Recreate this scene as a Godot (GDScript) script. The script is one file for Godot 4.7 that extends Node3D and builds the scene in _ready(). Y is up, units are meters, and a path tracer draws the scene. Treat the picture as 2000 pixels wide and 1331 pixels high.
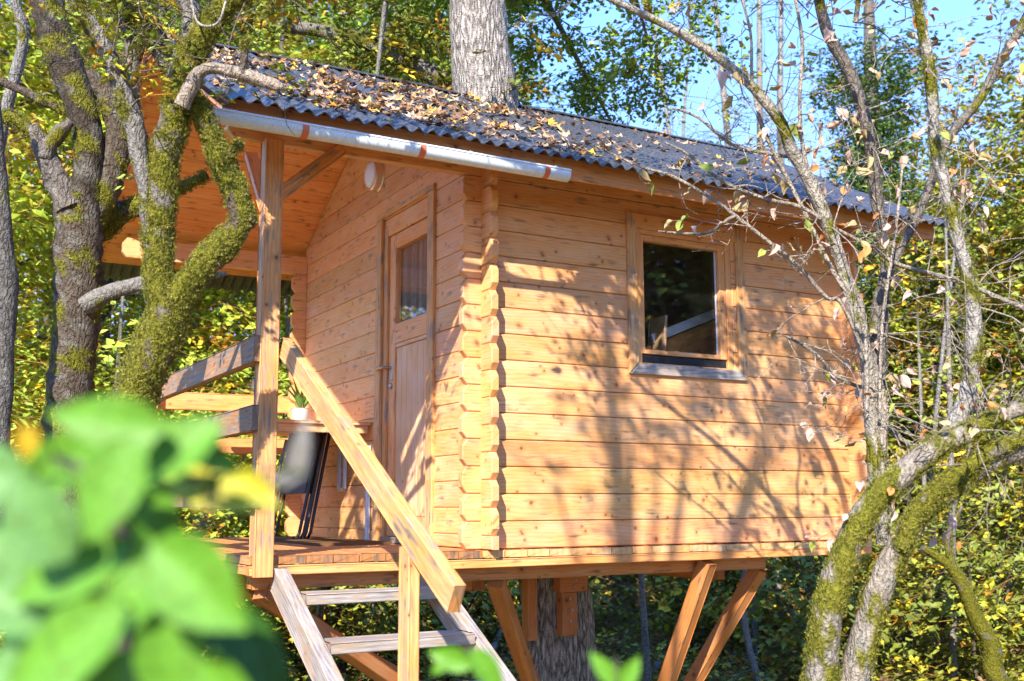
extends Node3D

# ---------------------------------------------------------------- geometry collector
class Geo:
	var v := PackedVector3Array()
	var n := PackedVector3Array()
	var t := PackedVector2Array()
	var c := PackedColorArray()
	func tri(a: Vector3, b: Vector3, d: Vector3, na: Vector3, nb: Vector3, nd: Vector3, ta := Vector2.ZERO, tb := Vector2.ZERO, td := Vector2.ZERO, col := Color.WHITE) -> void:
		if (b - a).cross(d - a).dot(na + nb + nd) > 0.0:   # front faces run clockwise
			v.append_array([a, d, b]); n.append_array([na, nd, nb]); t.append_array([ta, td, tb])
		else:
			v.append_array([a, b, d]); n.append_array([na, nb, nd]); t.append_array([ta, tb, td])
		c.append_array([col, col, col])
	func quad(a: Vector3, b: Vector3, d: Vector3, e: Vector3, nn: Vector3, ta := Vector2.ZERO, tb := Vector2.ZERO, td := Vector2.ZERO, te := Vector2.ZERO, col := Color.WHITE) -> void:
		tri(a, b, d, nn, nn, nn, ta, tb, td, col)
		tri(a, d, e, nn, nn, nn, ta, td, te, col)
	func mesh() -> ArrayMesh:
		var m := ArrayMesh.new()
		if v.is_empty():
			return m
		var a := []
		a.resize(Mesh.ARRAY_MAX)
		a[Mesh.ARRAY_VERTEX] = v
		a[Mesh.ARRAY_NORMAL] = n
		a[Mesh.ARRAY_TEX_UV] = t
		a[Mesh.ARRAY_COLOR] = c
		m.add_surface_from_arrays(Mesh.PRIMITIVE_TRIANGLES, a)
		return m

var rng := RandomNumberGenerator.new()
var lump := FastNoiseLite.new()
var M := {}
var cluster_meshes: Array = []
var broad_clusters: Array = []
var far_clusters: Array = []
var tuft_mesh: ArrayMesh

func rf(a: float, b: float) -> float:
	return rng.randf_range(a, b)

# ---------------------------------------------------------------- things, parts
func thing(called: String, label: String, category: String, at := Vector3.ZERO, group := "") -> Node3D:
	var o := Node3D.new()
	o.name = called
	add_child(o, true)
	o.position = at
	tag(o, label, category, group)
	return o

func tag(o: Node3D, label: String, category: String, group := "") -> void:
	o.set_meta("label", label)
	o.set_meta("category", category)
	if group:
		o.set_meta("group", group)

func part(parent: Node3D, called: String, mesh: Mesh, mat: Material, xf := Transform3D()) -> MeshInstance3D:
	var o := MeshInstance3D.new()
	o.name = called
	o.mesh = mesh
	o.material_override = mat
	parent.add_child(o, true)
	# pieces of a part are given in the axes of the whole thing
	o.transform = parent.transform.affine_inverse() * xf if parent is MeshInstance3D else xf
	return o

func stuff(parent: Node3D, called: String, mesh: Mesh, mat: Material, places: Array, tints: Array) -> MultiMeshInstance3D:
	var mm := MultiMesh.new()
	mm.transform_format = MultiMesh.TRANSFORM_3D
	mm.use_colors = true
	mm.mesh = mesh
	mm.instance_count = places.size()
	for i in places.size():
		mm.set_instance_transform(i, places[i])
		mm.set_instance_color(i, tints[i])
	var o := MultiMeshInstance3D.new()
	o.name = called
	o.multimesh = mm
	o.material_override = mat
	o.set_meta("kind", "stuff")
	parent.add_child(o, true)
	return o

# ---------------------------------------------------------------- shapes
# a board: convex outline (x along the grain, y across), its face at z = 0 with a bevelled rim, its back at -thick
func plate(outline: Array, thick: float, bevel := 0.003, tint := Color.WHITE) -> ArrayMesh:
	var g := Geo.new()
	var off := Vector2(rf(0, 1), rf(0, 1))
	var pts: Array = []
	for q in outline:
		if pts.is_empty() or pts[-1].distance_to(q) > 0.002:
			pts.append(q)
	if pts.size() > 1 and pts[0].distance_to(pts[-1]) < 0.002:
		pts.pop_back()
	var area := 0.0
	for i in pts.size():
		area += pts[i].cross(pts[(i + 1) % pts.size()])
	if area < 0:
		pts.reverse()
	var k := pts.size()
	var inner: Array = []
	for i in k:
		var e0: Vector2 = (pts[i] - pts[(i + k - 1) % k]).normalized()
		var e1: Vector2 = (pts[(i + 1) % k] - pts[i]).normalized()
		var n0 := Vector2(-e0.y, e0.x)
		var n1 := Vector2(-e1.y, e1.x)
		var bis := (n0 + n1).normalized()
		inner.append(pts[i] + bis * bevel / maxf(0.35, bis.dot(n0)))
	var uvf := func(q: Vector2, d: float) -> Vector2: return Vector2(q.x * 0.5, q.y - d) + off
	for i in range(1, k - 1):
		var a: Vector2 = inner[0]
		var b: Vector2 = inner[i]
		var d: Vector2 = inner[i + 1]
		g.tri(Vector3(a.x, a.y, 0), Vector3(b.x, b.y, 0), Vector3(d.x, d.y, 0), Vector3.BACK, Vector3.BACK, Vector3.BACK, uvf.call(a, 0.0), uvf.call(b, 0.0), uvf.call(d, 0.0), tint)
		a = pts[0]
		b = pts[i]
		d = pts[i + 1]
		g.tri(Vector3(a.x, a.y, -thick), Vector3(b.x, b.y, -thick), Vector3(d.x, d.y, -thick), Vector3.FORWARD, Vector3.FORWARD, Vector3.FORWARD, uvf.call(a, 0.4), uvf.call(b, 0.4), uvf.call(d, 0.4), tint)
	for i in k:
		var a: Vector2 = pts[i]
		var b: Vector2 = pts[(i + 1) % k]
		var ia: Vector2 = inner[i]
		var ib: Vector2 = inner[(i + 1) % k]
		var e := (b - a).normalized()
		var nn := Vector3(e.y, -e.x, 0)
		var nb := (nn + Vector3.BACK).normalized()
		g.quad(Vector3(ia.x, ia.y, 0), Vector3(ib.x, ib.y, 0), Vector3(b.x, b.y, -bevel), Vector3(a.x, a.y, -bevel), nb, uvf.call(ia, 0.0), uvf.call(ib, 0.0), uvf.call(b, 0.005), uvf.call(a, 0.005), tint)
		var et := tint
		if absf(e.x) < 0.8:      # end grain is a little darker wood
			et = tint * Color(0.98, 0.93, 0.94)      # cut ends have greyed
		g.quad(Vector3(a.x, a.y, -bevel), Vector3(b.x, b.y, -bevel), Vector3(b.x, b.y, -thick), Vector3(a.x, a.y, -thick), nn, uvf.call(a, 0.0), uvf.call(b, 0.0), uvf.call(b, thick), uvf.call(a, thick), et)
	return g.mesh()

func rect(x0: float, x1: float, y0: float, y1: float) -> Array:
	return [Vector2(x0, y0), Vector2(x1, y0), Vector2(x1, y1), Vector2(x0, y1)]

# a squared timber along x from 0 to len, h high (y) and w deep (z), edges chamfered, slightly uneven
func timber(length: float, h: float, w: float, ch := 0.004, tint := Color.WHITE, end_tint := Color(0.8, 0.74, 0.68)) -> ArrayMesh:
	var g := Geo.new()
	var off := Vector2(rf(0, 1), rf(0, 1))
	var ring: Array = []
	var hy := h / 2
	var hz := w / 2
	for q in [[1, 1, 0], [1, 1, 1], [1, -1, 1], [1, -1, 0], [-1, -1, 0], [-1, -1, 1], [-1, 1, 1], [-1, 1, 0]]:
		ring.append(Vector2(q[0] * (hy - (ch if q[2] == 1 else 0.0)), q[1] * (hz - (0.0 if q[2] == 1 else ch))))
	var seg := maxi(1, int(length / 0.35))
	var rows: Array = []
	for s in seg + 1:
		var row: Array = []
		var jy := rf(-0.0015, 0.0015)
		var jz := rf(-0.0015, 0.0015)
		for q in ring:
			row.append(Vector3(length * s / seg, q.x + jy, q.y + jz))
		rows.append(row)
	var per := 0.0
	for i in 8:
		var j := (i + 1) % 8
		var e: Vector2 = ring[j] - ring[i]
		var mid: Vector2 = (ring[i] + ring[j]) / 2
		var nn := Vector3(0, e.y, -e.x).normalized()
		if nn.dot(Vector3(0, mid.x, mid.y)) < 0:
			nn = -nn
		for s in seg:
			var u0 := length * s / seg * 0.5
			var u1 := length * (s + 1) / seg * 0.5
			g.quad(rows[s][i], rows[s + 1][i], rows[s + 1][j], rows[s][j], nn, off + Vector2(u0, per), off + Vector2(u1, per), off + Vector2(u1, per + e.length()), off + Vector2(u0, per + e.length()), tint)
		per += e.length()
	for s in [0, seg]:
		var nn := Vector3(-1 if s == 0 else 1, 0, 0)
		for i in range(1, 7):
			g.tri(rows[s][0], rows[s][i], rows[s][i + 1], nn, nn, nn, off + ring[0] * 0.5, off + ring[i] * 0.5, off + ring[i + 1] * 0.5, tint * end_tint)
	return g.mesh()

func along(a: Vector3, b: Vector3, up := Vector3.UP) -> Transform3D:
	var x := (b - a).normalized()
	var z := x.cross(up).normalized()
	return Transform3D(Basis(x, z.cross(x), z), a)

func beam(parent: Node3D, called: String, a: Vector3, b: Vector3, h: float, w: float, mat: Material, tint := Color.WHITE, up := Vector3.UP) -> MeshInstance3D:
	return part(parent, called, timber(a.distance_to(b), h, w, 0.004, tint), mat, along(a, b, up))

# smooth path through the given points, with their radii (Vector4: x, y, z, r)
func spline(pts: Array, per := 5) -> Array:
	var out: Array = []
	for i in pts.size() - 1:
		var p0: Vector4 = pts[maxi(i - 1, 0)]
		var p1: Vector4 = pts[i]
		var p2: Vector4 = pts[i + 1]
		var p3: Vector4 = pts[mini(i + 2, pts.size() - 1)]
		for k in per:
			var t := float(k) / per
			out.append(0.5 * (2.0 * p1 + (p2 - p0) * t + (2.0 * p0 - 5.0 * p1 + 4.0 * p2 - p3) * t * t + (3.0 * p1 - p0 - 3.0 * p2 + p3) * t * t * t))
	out.append(pts[-1])
	return out

# a round limb along such a path; bump = unevenness of the outline; mossy = share of the bark under moss
func limb_geo(g: Geo, pts: Array, sides: int, bump: float, bark: Color, moss: Color, mossy: float, per := 5, skin: Array = []) -> void:
	var sp := spline(pts, per)
	var rings: Array = []
	var cols: Array = []
	var norms: Array = []
	var ref := Vector3(0.3, 0.2, 0.93).normalized()
	for i in sp.size():
		var c := Vector3(sp[i].x, sp[i].y, sp[i].z)
		var q: Vector4 = sp[mini(i + 1, sp.size() - 1)] - sp[maxi(i - 1, 0)]
		var d := Vector3(q.x, q.y, q.z).normalized()
		var s := d.cross(ref).normalized()
		if s.length() < 0.1:
			s = d.cross(Vector3.RIGHT).normalized()
		var u := s.cross(d)
		ref = u
		ref = (ref - d * ref.dot(d)).normalized()
		var row: Array = []
		var cr: Array = []
		var nr: Array = []
		for k in sides:
			var a := TAU * k / sides
			var o := s * cos(a) + u * sin(a)
			var r: float = maxf(sp[i].w, 0.0012)
			var w := c + o * r
			var b := lump.get_noise_3dv(w * 9.0) + 0.6 * lump.get_noise_3dv(w * 24.0)
			var m := lump.get_noise_3dv(w * 5.0 + Vector3(9, 4, 2)) + 0.35 * lump.get_noise_3dv(w * 34.0)
			r *= 1.0 + bump * b
			var is_moss := m > 0.55 - mossy * 1.1
			var cc := moss if is_moss else bark
			cc = cc * (0.78 + 0.5 * (lump.get_noise_3dv(w * 40.0) * 0.7 + 0.5))
			if not is_moss and lump.get_noise_3dv(w * 14.0 + Vector3(3, 8, 1)) > 0.28:
				cc = cc.lerp(Color(0.40, 0.39, 0.34), 0.40)      # grey lichen
			cc.a = 1.0
			row.append(c + o * r)
			cr.append(cc)
			nr.append(o)
			if is_moss:
				skin.append([c + o * r, o])
		rings.append(row)
		cols.append(cr)
		norms.append(nr)
	var vv := 0.0
	for i in sp.size() - 1:
		var step := Vector3(sp[i].x - sp[i + 1].x, sp[i].y - sp[i + 1].y, sp[i].z - sp[i + 1].z).length()
		for k in sides:
			var j := (k + 1) % sides
			var a: Vector3 = rings[i][k]
			var b: Vector3 = rings[i + 1][k]
			var d: Vector3 = rings[i + 1][j]
			var e: Vector3 = rings[i][j]
			g.tri(a, b, d, norms[i][k], norms[i + 1][k], norms[i + 1][j], Vector2(k, vv), Vector2(k, vv + step), Vector2(j, vv + step), Color.WHITE)
			g.tri(a, d, e, norms[i][k], norms[i + 1][j], norms[i][j], Vector2(k, vv), Vector2(j, vv + step), Vector2(j, vv), Color.WHITE)
			var base := g.c.size() - 6
			for q in 6:      # colour by corner
				var p := g.v[base + q]
				g.c[base + q] = cols[i][k] if p == a else cols[i + 1][k] if p == b else cols[i + 1][j] if p == d else cols[i][j]
		vv += step
	for e in [0, sp.size() - 1]:
		var c := Vector3(sp[e].x, sp[e].y, sp[e].z)
		var o := Vector3(sp[e].x - sp[absi(e - 1)].x, sp[e].y - sp[absi(e - 1)].y, sp[e].z - sp[absi(e - 1)].z).normalized()
		for k in sides:
			g.tri(c, rings[e][k], rings[e][(k + 1) % sides], o, o, o, Vector2.ZERO, Vector2.ZERO, Vector2.ZERO, Color(bark.r * 1.2, bark.g * 1.1, bark.b))

func limb(parent: Node3D, called: String, pts: Array, sides: int, bump: float, bark: Color, moss: Color, mossy: float, skin: Array = [], per := 5) -> MeshInstance3D:
	var g := Geo.new()
	limb_geo(g, pts, sides, bump, bark, moss, mossy, per, skin)
	return part(parent, called, g.mesh(), M.bark)

func tube_geo(g: Geo, pts: Array, r: float, sides := 8, col := Color.WHITE) -> void:
	var q: Array = []
	for p in pts:
		q.append(Vector4(p.x, p.y, p.z, r))
	var rings: Array = []
	var norms: Array = []
	for i in q.size():
		var d := Vector3(q[mini(i + 1, q.size() - 1)].x - q[maxi(i - 1, 0)].x, q[mini(i + 1, q.size() - 1)].y - q[maxi(i - 1, 0)].y, q[mini(i + 1, q.size() - 1)].z - q[maxi(i - 1, 0)].z).normalized()
		var s := d.cross(Vector3(0.31, 0.17, 0.93)).normalized()
		var u := s.cross(d)
		var row: Array = []
		var nr: Array = []
		for k in sides:
			var o := s * cos(TAU * k / sides) + u * sin(TAU * k / sides)
			row.append(Vector3(q[i].x, q[i].y, q[i].z) + o * r)
			nr.append(o)
		rings.append(row)
		norms.append(nr)
	for i in q.size() - 1:
		for k in sides:
			var j := (k + 1) % sides
			g.tri(rings[i][k], rings[i + 1][k], rings[i + 1][j], norms[i][k], norms[i + 1][k], norms[i + 1][j], Vector2.ZERO, Vector2.ZERO, Vector2.ZERO, col)
			g.tri(rings[i][k], rings[i + 1][j], rings[i][j], norms[i][k], norms[i + 1][j], norms[i][j], Vector2.ZERO, Vector2.ZERO, Vector2.ZERO, col)
	for e in [0, q.size() - 1]:
		var o := Vector3(q[e].x - q[absi(e - 1)].x, q[e].y - q[absi(e - 1)].y, q[e].z - q[absi(e - 1)].z).normalized()
		for k in range(1, sides - 1):
			g.tri(rings[e][0], rings[e][k], rings[e][k + 1], o, o, o, Vector2.ZERO, Vector2.ZERO, Vector2.ZERO, col)

# lathe about z: profile of (radius, z)
func lathe(profile: Array, sides := 40) -> ArrayMesh:
	var g := Geo.new()
	for i in profile.size() - 1:
		var a: Vector2 = profile[i]
		var b: Vector2 = profile[i + 1]
		var e := (b - a).normalized()
		for k in sides:
			var t0 := TAU * k / sides
			var t1 := TAU * (k + 1) / sides
			var n0 := Vector3(cos(t0) * e.y, sin(t0) * e.y, -e.x)
			var n1 := Vector3(cos(t1) * e.y, sin(t1) * e.y, -e.x)
			var p00 := Vector3(a.x * cos(t0), a.x * sin(t0), a.y)
			var p01 := Vector3(a.x * cos(t1), a.x * sin(t1), a.y)
			var p10 := Vector3(b.x * cos(t0), b.x * sin(t0), b.y)
			var p11 := Vector3(b.x * cos(t1), b.x * sin(t1), b.y)
			g.tri(p00, p10, p11, n0, n0, n1)
			g.tri(p00, p11, p01, n0, n1, n1)
	return g.mesh()

# one small leaf: four facets round a sunken midrib
func leaf_geo(g: Geo, base: Vector3, dir: Vector3, nrm: Vector3, length: float, width: float, col: Color, fold := 0.22, curl := 0.0) -> void:
	var s := dir.cross(nrm).normalized()
	var m := base + dir * length * 0.45 - nrm * width * fold
	var l := base + dir * length * 0.42 + s * width * 0.5
	var r := base + dir * length * 0.42 - s * width * 0.5
	var tip := base + dir * length - nrm * length * (0.12 + curl)
	for q in [[base, l, m], [base, m, r], [l, tip, m], [m, tip, r]]:
		var nn: Vector3 = (q[1] - q[0]).cross(q[2] - q[0]).normalized()
		if nn.dot(nrm) < 0:
			nn = -nn
		g.tri(q[0], q[1], q[2], nn, nn, nn, Vector2.ZERO, Vector2.ZERO, Vector2.ZERO, col)

# a spray of leaves on a thin twig
func spray(count: int, length: float, leaf: float, wide: float, spread: float) -> ArrayMesh:
	var g := Geo.new()
	var pts := [Vector3(-length * 0.3, 0, 0), Vector3(length * 0.2, rf(-0.03, 0.03), rf(-0.04, 0.04)), Vector3(length * 0.75, rf(-0.06, 0.03), rf(-0.06, 0.06))]
	tube_geo(g, pts, leaf * 0.035, 3, Color(0.9, 0.5, 0.9))
	for i in count:
		var t := rf(-0.1, 0.85)
		var at := Vector3(length * t, 0, 0) + Vector3(rf(-1, 1), rf(-0.7, 0.7), rf(-1, 1)) * spread
		var a := rf(-2.2, 2.2)
		var dir := Vector3(cos(a), rf(-0.6, 0.25), sin(a)).normalized()
		var nrm := Vector3(rf(-0.55, 0.55), 1, rf(-0.55, 0.55)).normalized()
		nrm = (nrm - dir * nrm.dot(dir)).normalized()
		var b := rf(0.65, 1.3)
		leaf_geo(g, at, dir, nrm, leaf * rf(0.7, 1.25), leaf * wide * rf(0.8, 1.15), Color(b * rf(0.9, 1.15), b, b * rf(0.8, 1.1)))
	return g.mesh()

func any_basis(scale: float) -> Basis:
	return Basis(Vector3.UP, rf(0, TAU)) * Basis(Vector3.RIGHT, rf(-0.5, 0.5)) * Basis(Vector3.BACK, rf(-0.6, 0.35)) * Basis.from_scale(Vector3.ONE * scale)

func tone(base: Color, gold: float) -> Color:
	var c := base * rf(0.7, 1.35)
	if rng.randf() < gold:
		c = [Color(0.58, 0.44, 0.03), Color(0.50, 0.44, 0.035), Color(0.46, 0.25, 0.03), Color(0.42, 0.42, 0.04)][rng.randi() % 4] * rf(0.7, 1.2)
	c.a = 1.0
	return c

# ---------------------------------------------------------------- trees and shrubs
func forest_tree(label: String, group: String, pos: Vector3, h: float, low: float, rad: float, tr: float, base: Color, gold: float, count: int, bark: Color, lean := Vector3.ZERO, called := "forest_tree", size := 1.0) -> Node3D:
	var t := thing(called, label, "tree", pos, group)
	var path: Array = []
	for i in 7:
		var f := i / 6.0
		path.append(Vector4(lean.x * f + rf(-0.12, 0.12) * f, h * f - 0.3, lean.z * f + rf(-0.12, 0.12) * f, tr * (1.25 - 1.05 * f)))
	limb(t, "trunk", path, 9, 0.12, bark, Color(0.10, 0.11, 0.03), 0.15, [], 3)
	var g := Geo.new()
	var limbs: Array = []
	for i in 11:
		var f := lerpf(low, 0.96, (i + rf(0, 0.9)) / 11.0)
		var at := spline(path, 3)[int(f * 17)] as Vector4
		var a := i * 2.4 + rf(-0.5, 0.5)
		var l: float = rad * rf(0.65, 1.1) * (1.0 - 0.45 * f)
		var dir := Vector3(cos(a), rf(0.1, 0.7), sin(a)).normalized()
		var pts := [at, at + Vector4(dir.x * l * 0.5, dir.y * l * 0.5, dir.z * l * 0.5, 0), at + Vector4(dir.x * l, dir.y * l * 0.7, dir.z * l, 0)]
		pts[0].w = tr * 0.3
		pts[1].w = tr * 0.2
		pts[2].w = tr * 0.06
		limb_geo(g, pts, 5, 0.1, bark, bark, 0.0, 3)
		limbs.append(pts)
	part(t, "limb", g.mesh(), M.bark)
	var places: Array = []
	var tints: Array = []
	for i in count:
		var q: Array = limbs[rng.randi() % limbs.size()]
		var f := pow(rng.randf(), 0.6)
		var w: Vector4 = q[0].lerp(q[2], f)
		var c := Vector3(w.x, w.y, w.z) + Vector3(rng.randfn(), rng.randfn() * 0.75, rng.randfn()) * rad * 0.24
		places.append(Transform3D(any_basis(rf(0.75, 1.3) * size), c))
		tints.append(tone(base, gold))
	stuff(t, "crown", far_clusters[rng.randi() % 3], M.leaf, places, tints)
	return t

func shrub(label: String, group: String, pos: Vector3, h: float, rad: float, base: Color, gold: float, count: int, called := "shrub", size := 1.0) -> Node3D:
	var t := thing(called, label, "shrub", pos, group)
	var g := Geo.new()
	for i in 6:
		var a := rf(0, TAU)
		var r := rad * rf(0.2, 0.8)
		limb_geo(g, [Vector4(0, -0.2, 0, 0.02), Vector4(cos(a) * r * 0.4, h * 0.5, sin(a) * r * 0.4, 0.014), Vector4(cos(a) * r, h * rf(0.8, 1.05), sin(a) * r, 0.004)], 5, 0.08, Color(0.20, 0.17, 0.13), Color.BLACK, 0.0, 3)
	part(t, "stem", g.mesh(), M.bark)
	var places: Array = []
	var tints: Array = []
	for i in count:
		var d := Vector3(rng.randfn(), rng.randfn(), rng.randfn()).normalized() * pow(rng.randf(), 0.45)
		var k := 1.0 + 0.5 * lump.get_noise_3dv(pos * 3.0 + d * 6.0)
		places.append(Transform3D(any_basis(rf(0.7, 1.25) * size), Vector3(d.x * rad * k, h * 0.55 + d.y * h * 0.52 * k, d.z * rad * k)))
		tints.append(tone(base, gold))
	stuff(t, "foliage", far_clusters[rng.randi() % 3], M.leaf, places, tints)
	return t

# thin, forking twigs along a limb; returns the twig tips [point, direction]
func grow_twigs(g: Geo, pts: Array, count: int, length: float, r0: float, col: Color, bias := Vector3.ZERO) -> Array:
	var sp := spline(pts, 4)
	var tips: Array = []
	for i in count:
		var at: Vector4 = sp[rng.randi() % sp.size()]
		var p := Vector3(at.x, at.y, at.z)
		var d := (Vector3(rng.randfn(), rng.randfn() * 0.7 + 0.25, rng.randfn()) + bias).normalized()
		var l := length * rf(0.4, 1.15)
		var path := [Vector4(p.x, p.y, p.z, r0)]
		for k in 4:
			d = (d + Vector3(rng.randfn(), rng.randfn(), rng.randfn()) * 0.28).normalized()
			p += d * l / 4
			path.append(Vector4(p.x, p.y, p.z, r0 * (1.0 - 0.2 * (k + 1))))
			if rng.randf() < 0.75:
				var e := (d + Vector3(rng.randfn(), rng.randfn(), rng.randfn()) * 0.7).normalized()
				var q := p + e * l * rf(0.12, 0.4)
				var mid := (p + q) / 2 + Vector3(rf(-1, 1), rf(-1, 1), rf(-1, 1)) * l * 0.03
				limb_geo(g, [Vector4(p.x, p.y, p.z, r0 * 0.6), Vector4(mid.x, mid.y, mid.z, r0 * 0.5), Vector4(q.x, q.y, q.z, r0 * 0.3)], 4, 0.0, col, col, 0.0, 2)
				tips.append([q, e])
				tips.append([mid, e])
		limb_geo(g, path, 4, 0.0, col, col, 0.0, 2)
		tips.append([p, d])
	return tips

func moss_tufts(t: Node3D, skin: Array, share: float, size: float) -> void:
	var places: Array = []
	var tints: Array = []
	for s in skin + skin + skin + skin + skin:
		if rng.randf() > share:
			continue
		var o: Vector3 = (s[1] + Vector3(rf(-0.5, 0.5), rf(-0.7, 0.3), rf(-0.5, 0.5))).normalized()
		var x := o.cross(Vector3(rf(-1, 1), rf(-1, 1), rf(-1, 1))).normalized()
		var k := size * rf(0.3, 0.78)
		places.append(Transform3D(Basis(x * k, o * k, x.cross(o) * k), s[0] + (Vector3(rf(-1, 1), rf(-1, 1), rf(-1, 1)) * 0.022).slide(s[1]) + s[1] * rf(-0.004, 0.006)))
		var b := rf(0.6, 1.35)
		tints.append([Color(0.27, 0.27, 0.025), Color(0.19, 0.20, 0.02), Color(0.32, 0.28, 0.06), Color(0.13, 0.13, 0.022)][rng.randi() % 4] * b)
	stuff(t, "moss", tuft_mesh, M.leaf, places, tints)

# a broad leaf with a rounded blade, a drip tip, folded along the midrib; along +x, face +y
func broad_leaf(length: float, width: float, droop: float, fold: float, wavy: float) -> ArrayMesh:
	var g := Geo.new()
	var nx := 12
	var rows: Array = []
	for i in nx + 1:
		var t := float(i) / nx
		var w := width * 0.5 * pow(sin(PI * pow(t, 0.78)), 0.75) * (1.0 if t < 0.8 else 1.0 - (t - 0.8) * 1.6)
		if i == 0 or i == nx:
			w = 0.0004
		var row: Array = []
		for k in 7:
			var s := (k - 3) / 3.0
			row.append(Vector3(length * t, -droop * length * t * t + absf(s) * w * fold + wavy * w * sin(t * 9.0 + k) * absf(s) - (0.03 * w if k % 2 == 1 else 0.0), s * w))
		rows.append(row)
	var nrm := func(i: int, k: int) -> Vector3:
		var a: Vector3 = rows[mini(i + 1, nx)][k] - rows[maxi(i - 1, 0)][k]
		var b: Vector3 = rows[i][mini(k + 1, 6)] - rows[i][maxi(k - 1, 0)]
		var q := b.cross(a).normalized()
		return q if q.y > 0 else -q
	for i in nx:
		for k in 6:
			var a := [rows[i][k], rows[i + 1][k], rows[i + 1][k + 1], rows[i][k + 1]]
			var n := [nrm.call(i, k), nrm.call(i + 1, k), nrm.call(i + 1, k + 1), nrm.call(i, k + 1)]
			var u := [Vector2(i / 12.0, k / 6.0), Vector2((i + 1) / 12.0, k / 6.0), Vector2((i + 1) / 12.0, (k + 1) / 6.0), Vector2(i / 12.0, (k + 1) / 6.0)]
			g.tri(a[0], a[1], a[2], n[0], n[1], n[2], u[0], u[1], u[2])
			g.tri(a[0], a[2], a[3], n[0], n[2], n[3], u[0], u[2], u[3])
	return g.mesh()

# ---------------------------------------------------------------- textures
func noise(seed_: int, freq: float, oct := 3) -> FastNoiseLite:
	var n := FastNoiseLite.new()
	n.seed = seed_
	n.frequency = freq
	n.fractal_octaves = oct
	return n

# planed boards, 2 m along x and 1 m across: fine grain, darker late wood, knots, and wear (grey streaks) if any
func wood_picture(seed_: int, light: Color, dark: Color, knot: Color, knots: int, wear: float, wear_color: Color) -> ImageTexture:
	var w := 1024
	var h := 512
	var r := RandomNumberGenerator.new()
	r.seed = seed_
	var bend := noise(seed_, 0.004, 2)
	var fine := noise(seed_ + 1, 0.5, 2)
	var blot := noise(seed_ + 2, 0.012, 3)
	var grey := noise(seed_ + 3, 0.05, 3)
	var kx := PackedFloat32Array()
	var ky := PackedFloat32Array()
	var kr := PackedFloat32Array()
	for i in knots:
		kx.append(r.randf() * w)
		ky.append(r.randf() * h)
		kr.append(r.randf_range(1.3, 3.4) * (1.7 if r.randf() < 0.15 else 1.0))
	var cell := {}
	for i in knots:
		for a in range(int((kx[i] - 45) / 32), int((kx[i] + 45) / 32) + 1):
			for b in range(int((ky[i] - 36) / 32), int((ky[i] + 36) / 32) + 1):
				var key := a * 1000 + b
				if not cell.has(key):
					cell[key] = PackedInt32Array()
				var l: PackedInt32Array = cell[key]
				l.append(i)
				cell[key] = l
	var data := PackedByteArray()
	data.resize(w * h * 3)
	var none := PackedInt32Array()
	for y in h:
		var edge := minf(minf(y, h - y) / 24.0, 1.0)
		for x in w:
			var yy := y + 16.0 * bend.get_noise_2d(x * 0.5, y * 2.0)
			var kn := 0.0
			for i in cell.get((x / 32) * 1000 + y / 32, none):
				var dx: float = x - kx[i]
				var dy: float = y - ky[i]
				var q := (dx * dx * 0.9 + dy * dy) / (kr[i] * kr[i])
				kn = maxf(kn, maxf(clampf(1.5 - q, 0.0, 1.0), 0.45 * exp(-q * 0.22)))
				yy += signf(dy) * kr[i] * 1.7 * exp(-(dx * dx * 0.12 + dy * dy * 0.3) / (kr[i] * kr[i]))
			var ring := 0.5 + 0.5 * sin(yy * 0.62 + 5.0 * bend.get_noise_2d(x * 0.12, y * 0.6))
			var f := clampf(0.42 * ring * ring + 0.30 + 0.42 * fine.get_noise_2d(x * 0.035, yy * 1.1) + 0.35 * blot.get_noise_2d(x * 0.5, y * 2.0), 0.0, 1.0)
			var c := light.lerp(dark, f)
			c.g *= 1.0 + 0.07 * blot.get_noise_2d(x * 0.35 + 300.0, y * 1.2)
			c.b *= 1.0 + 0.22 * blot.get_noise_2d(x * 0.35 + 300.0, y * 1.2)
			c = c.lerp(knot, kn * (0.8 + 0.25 * grey.get_noise_2d(x * 2.0, y * 2.0)))
			if wear > 0.0:
				var g := clampf(grey.get_noise_2d(x * 0.12, y * 1.4) * 1.6 + blot.get_noise_2d(x, y) + wear * 2.0 - 1.0, 0.0, 1.0)
				c = c.lerp(wear_color * (0.75 + 0.5 * f), g)
			var o := (y * w + x) * 3
			data[o] = int(clampf(c.r, 0, 1) * 255)
			data[o + 1] = int(clampf(c.g, 0, 1) * 255)
			data[o + 2] = int(clampf(c.b, 0, 1) * 255)
	return ImageTexture.create_from_image(Image.create_from_data(w, h, false, Image.FORMAT_RGB8, data))

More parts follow.
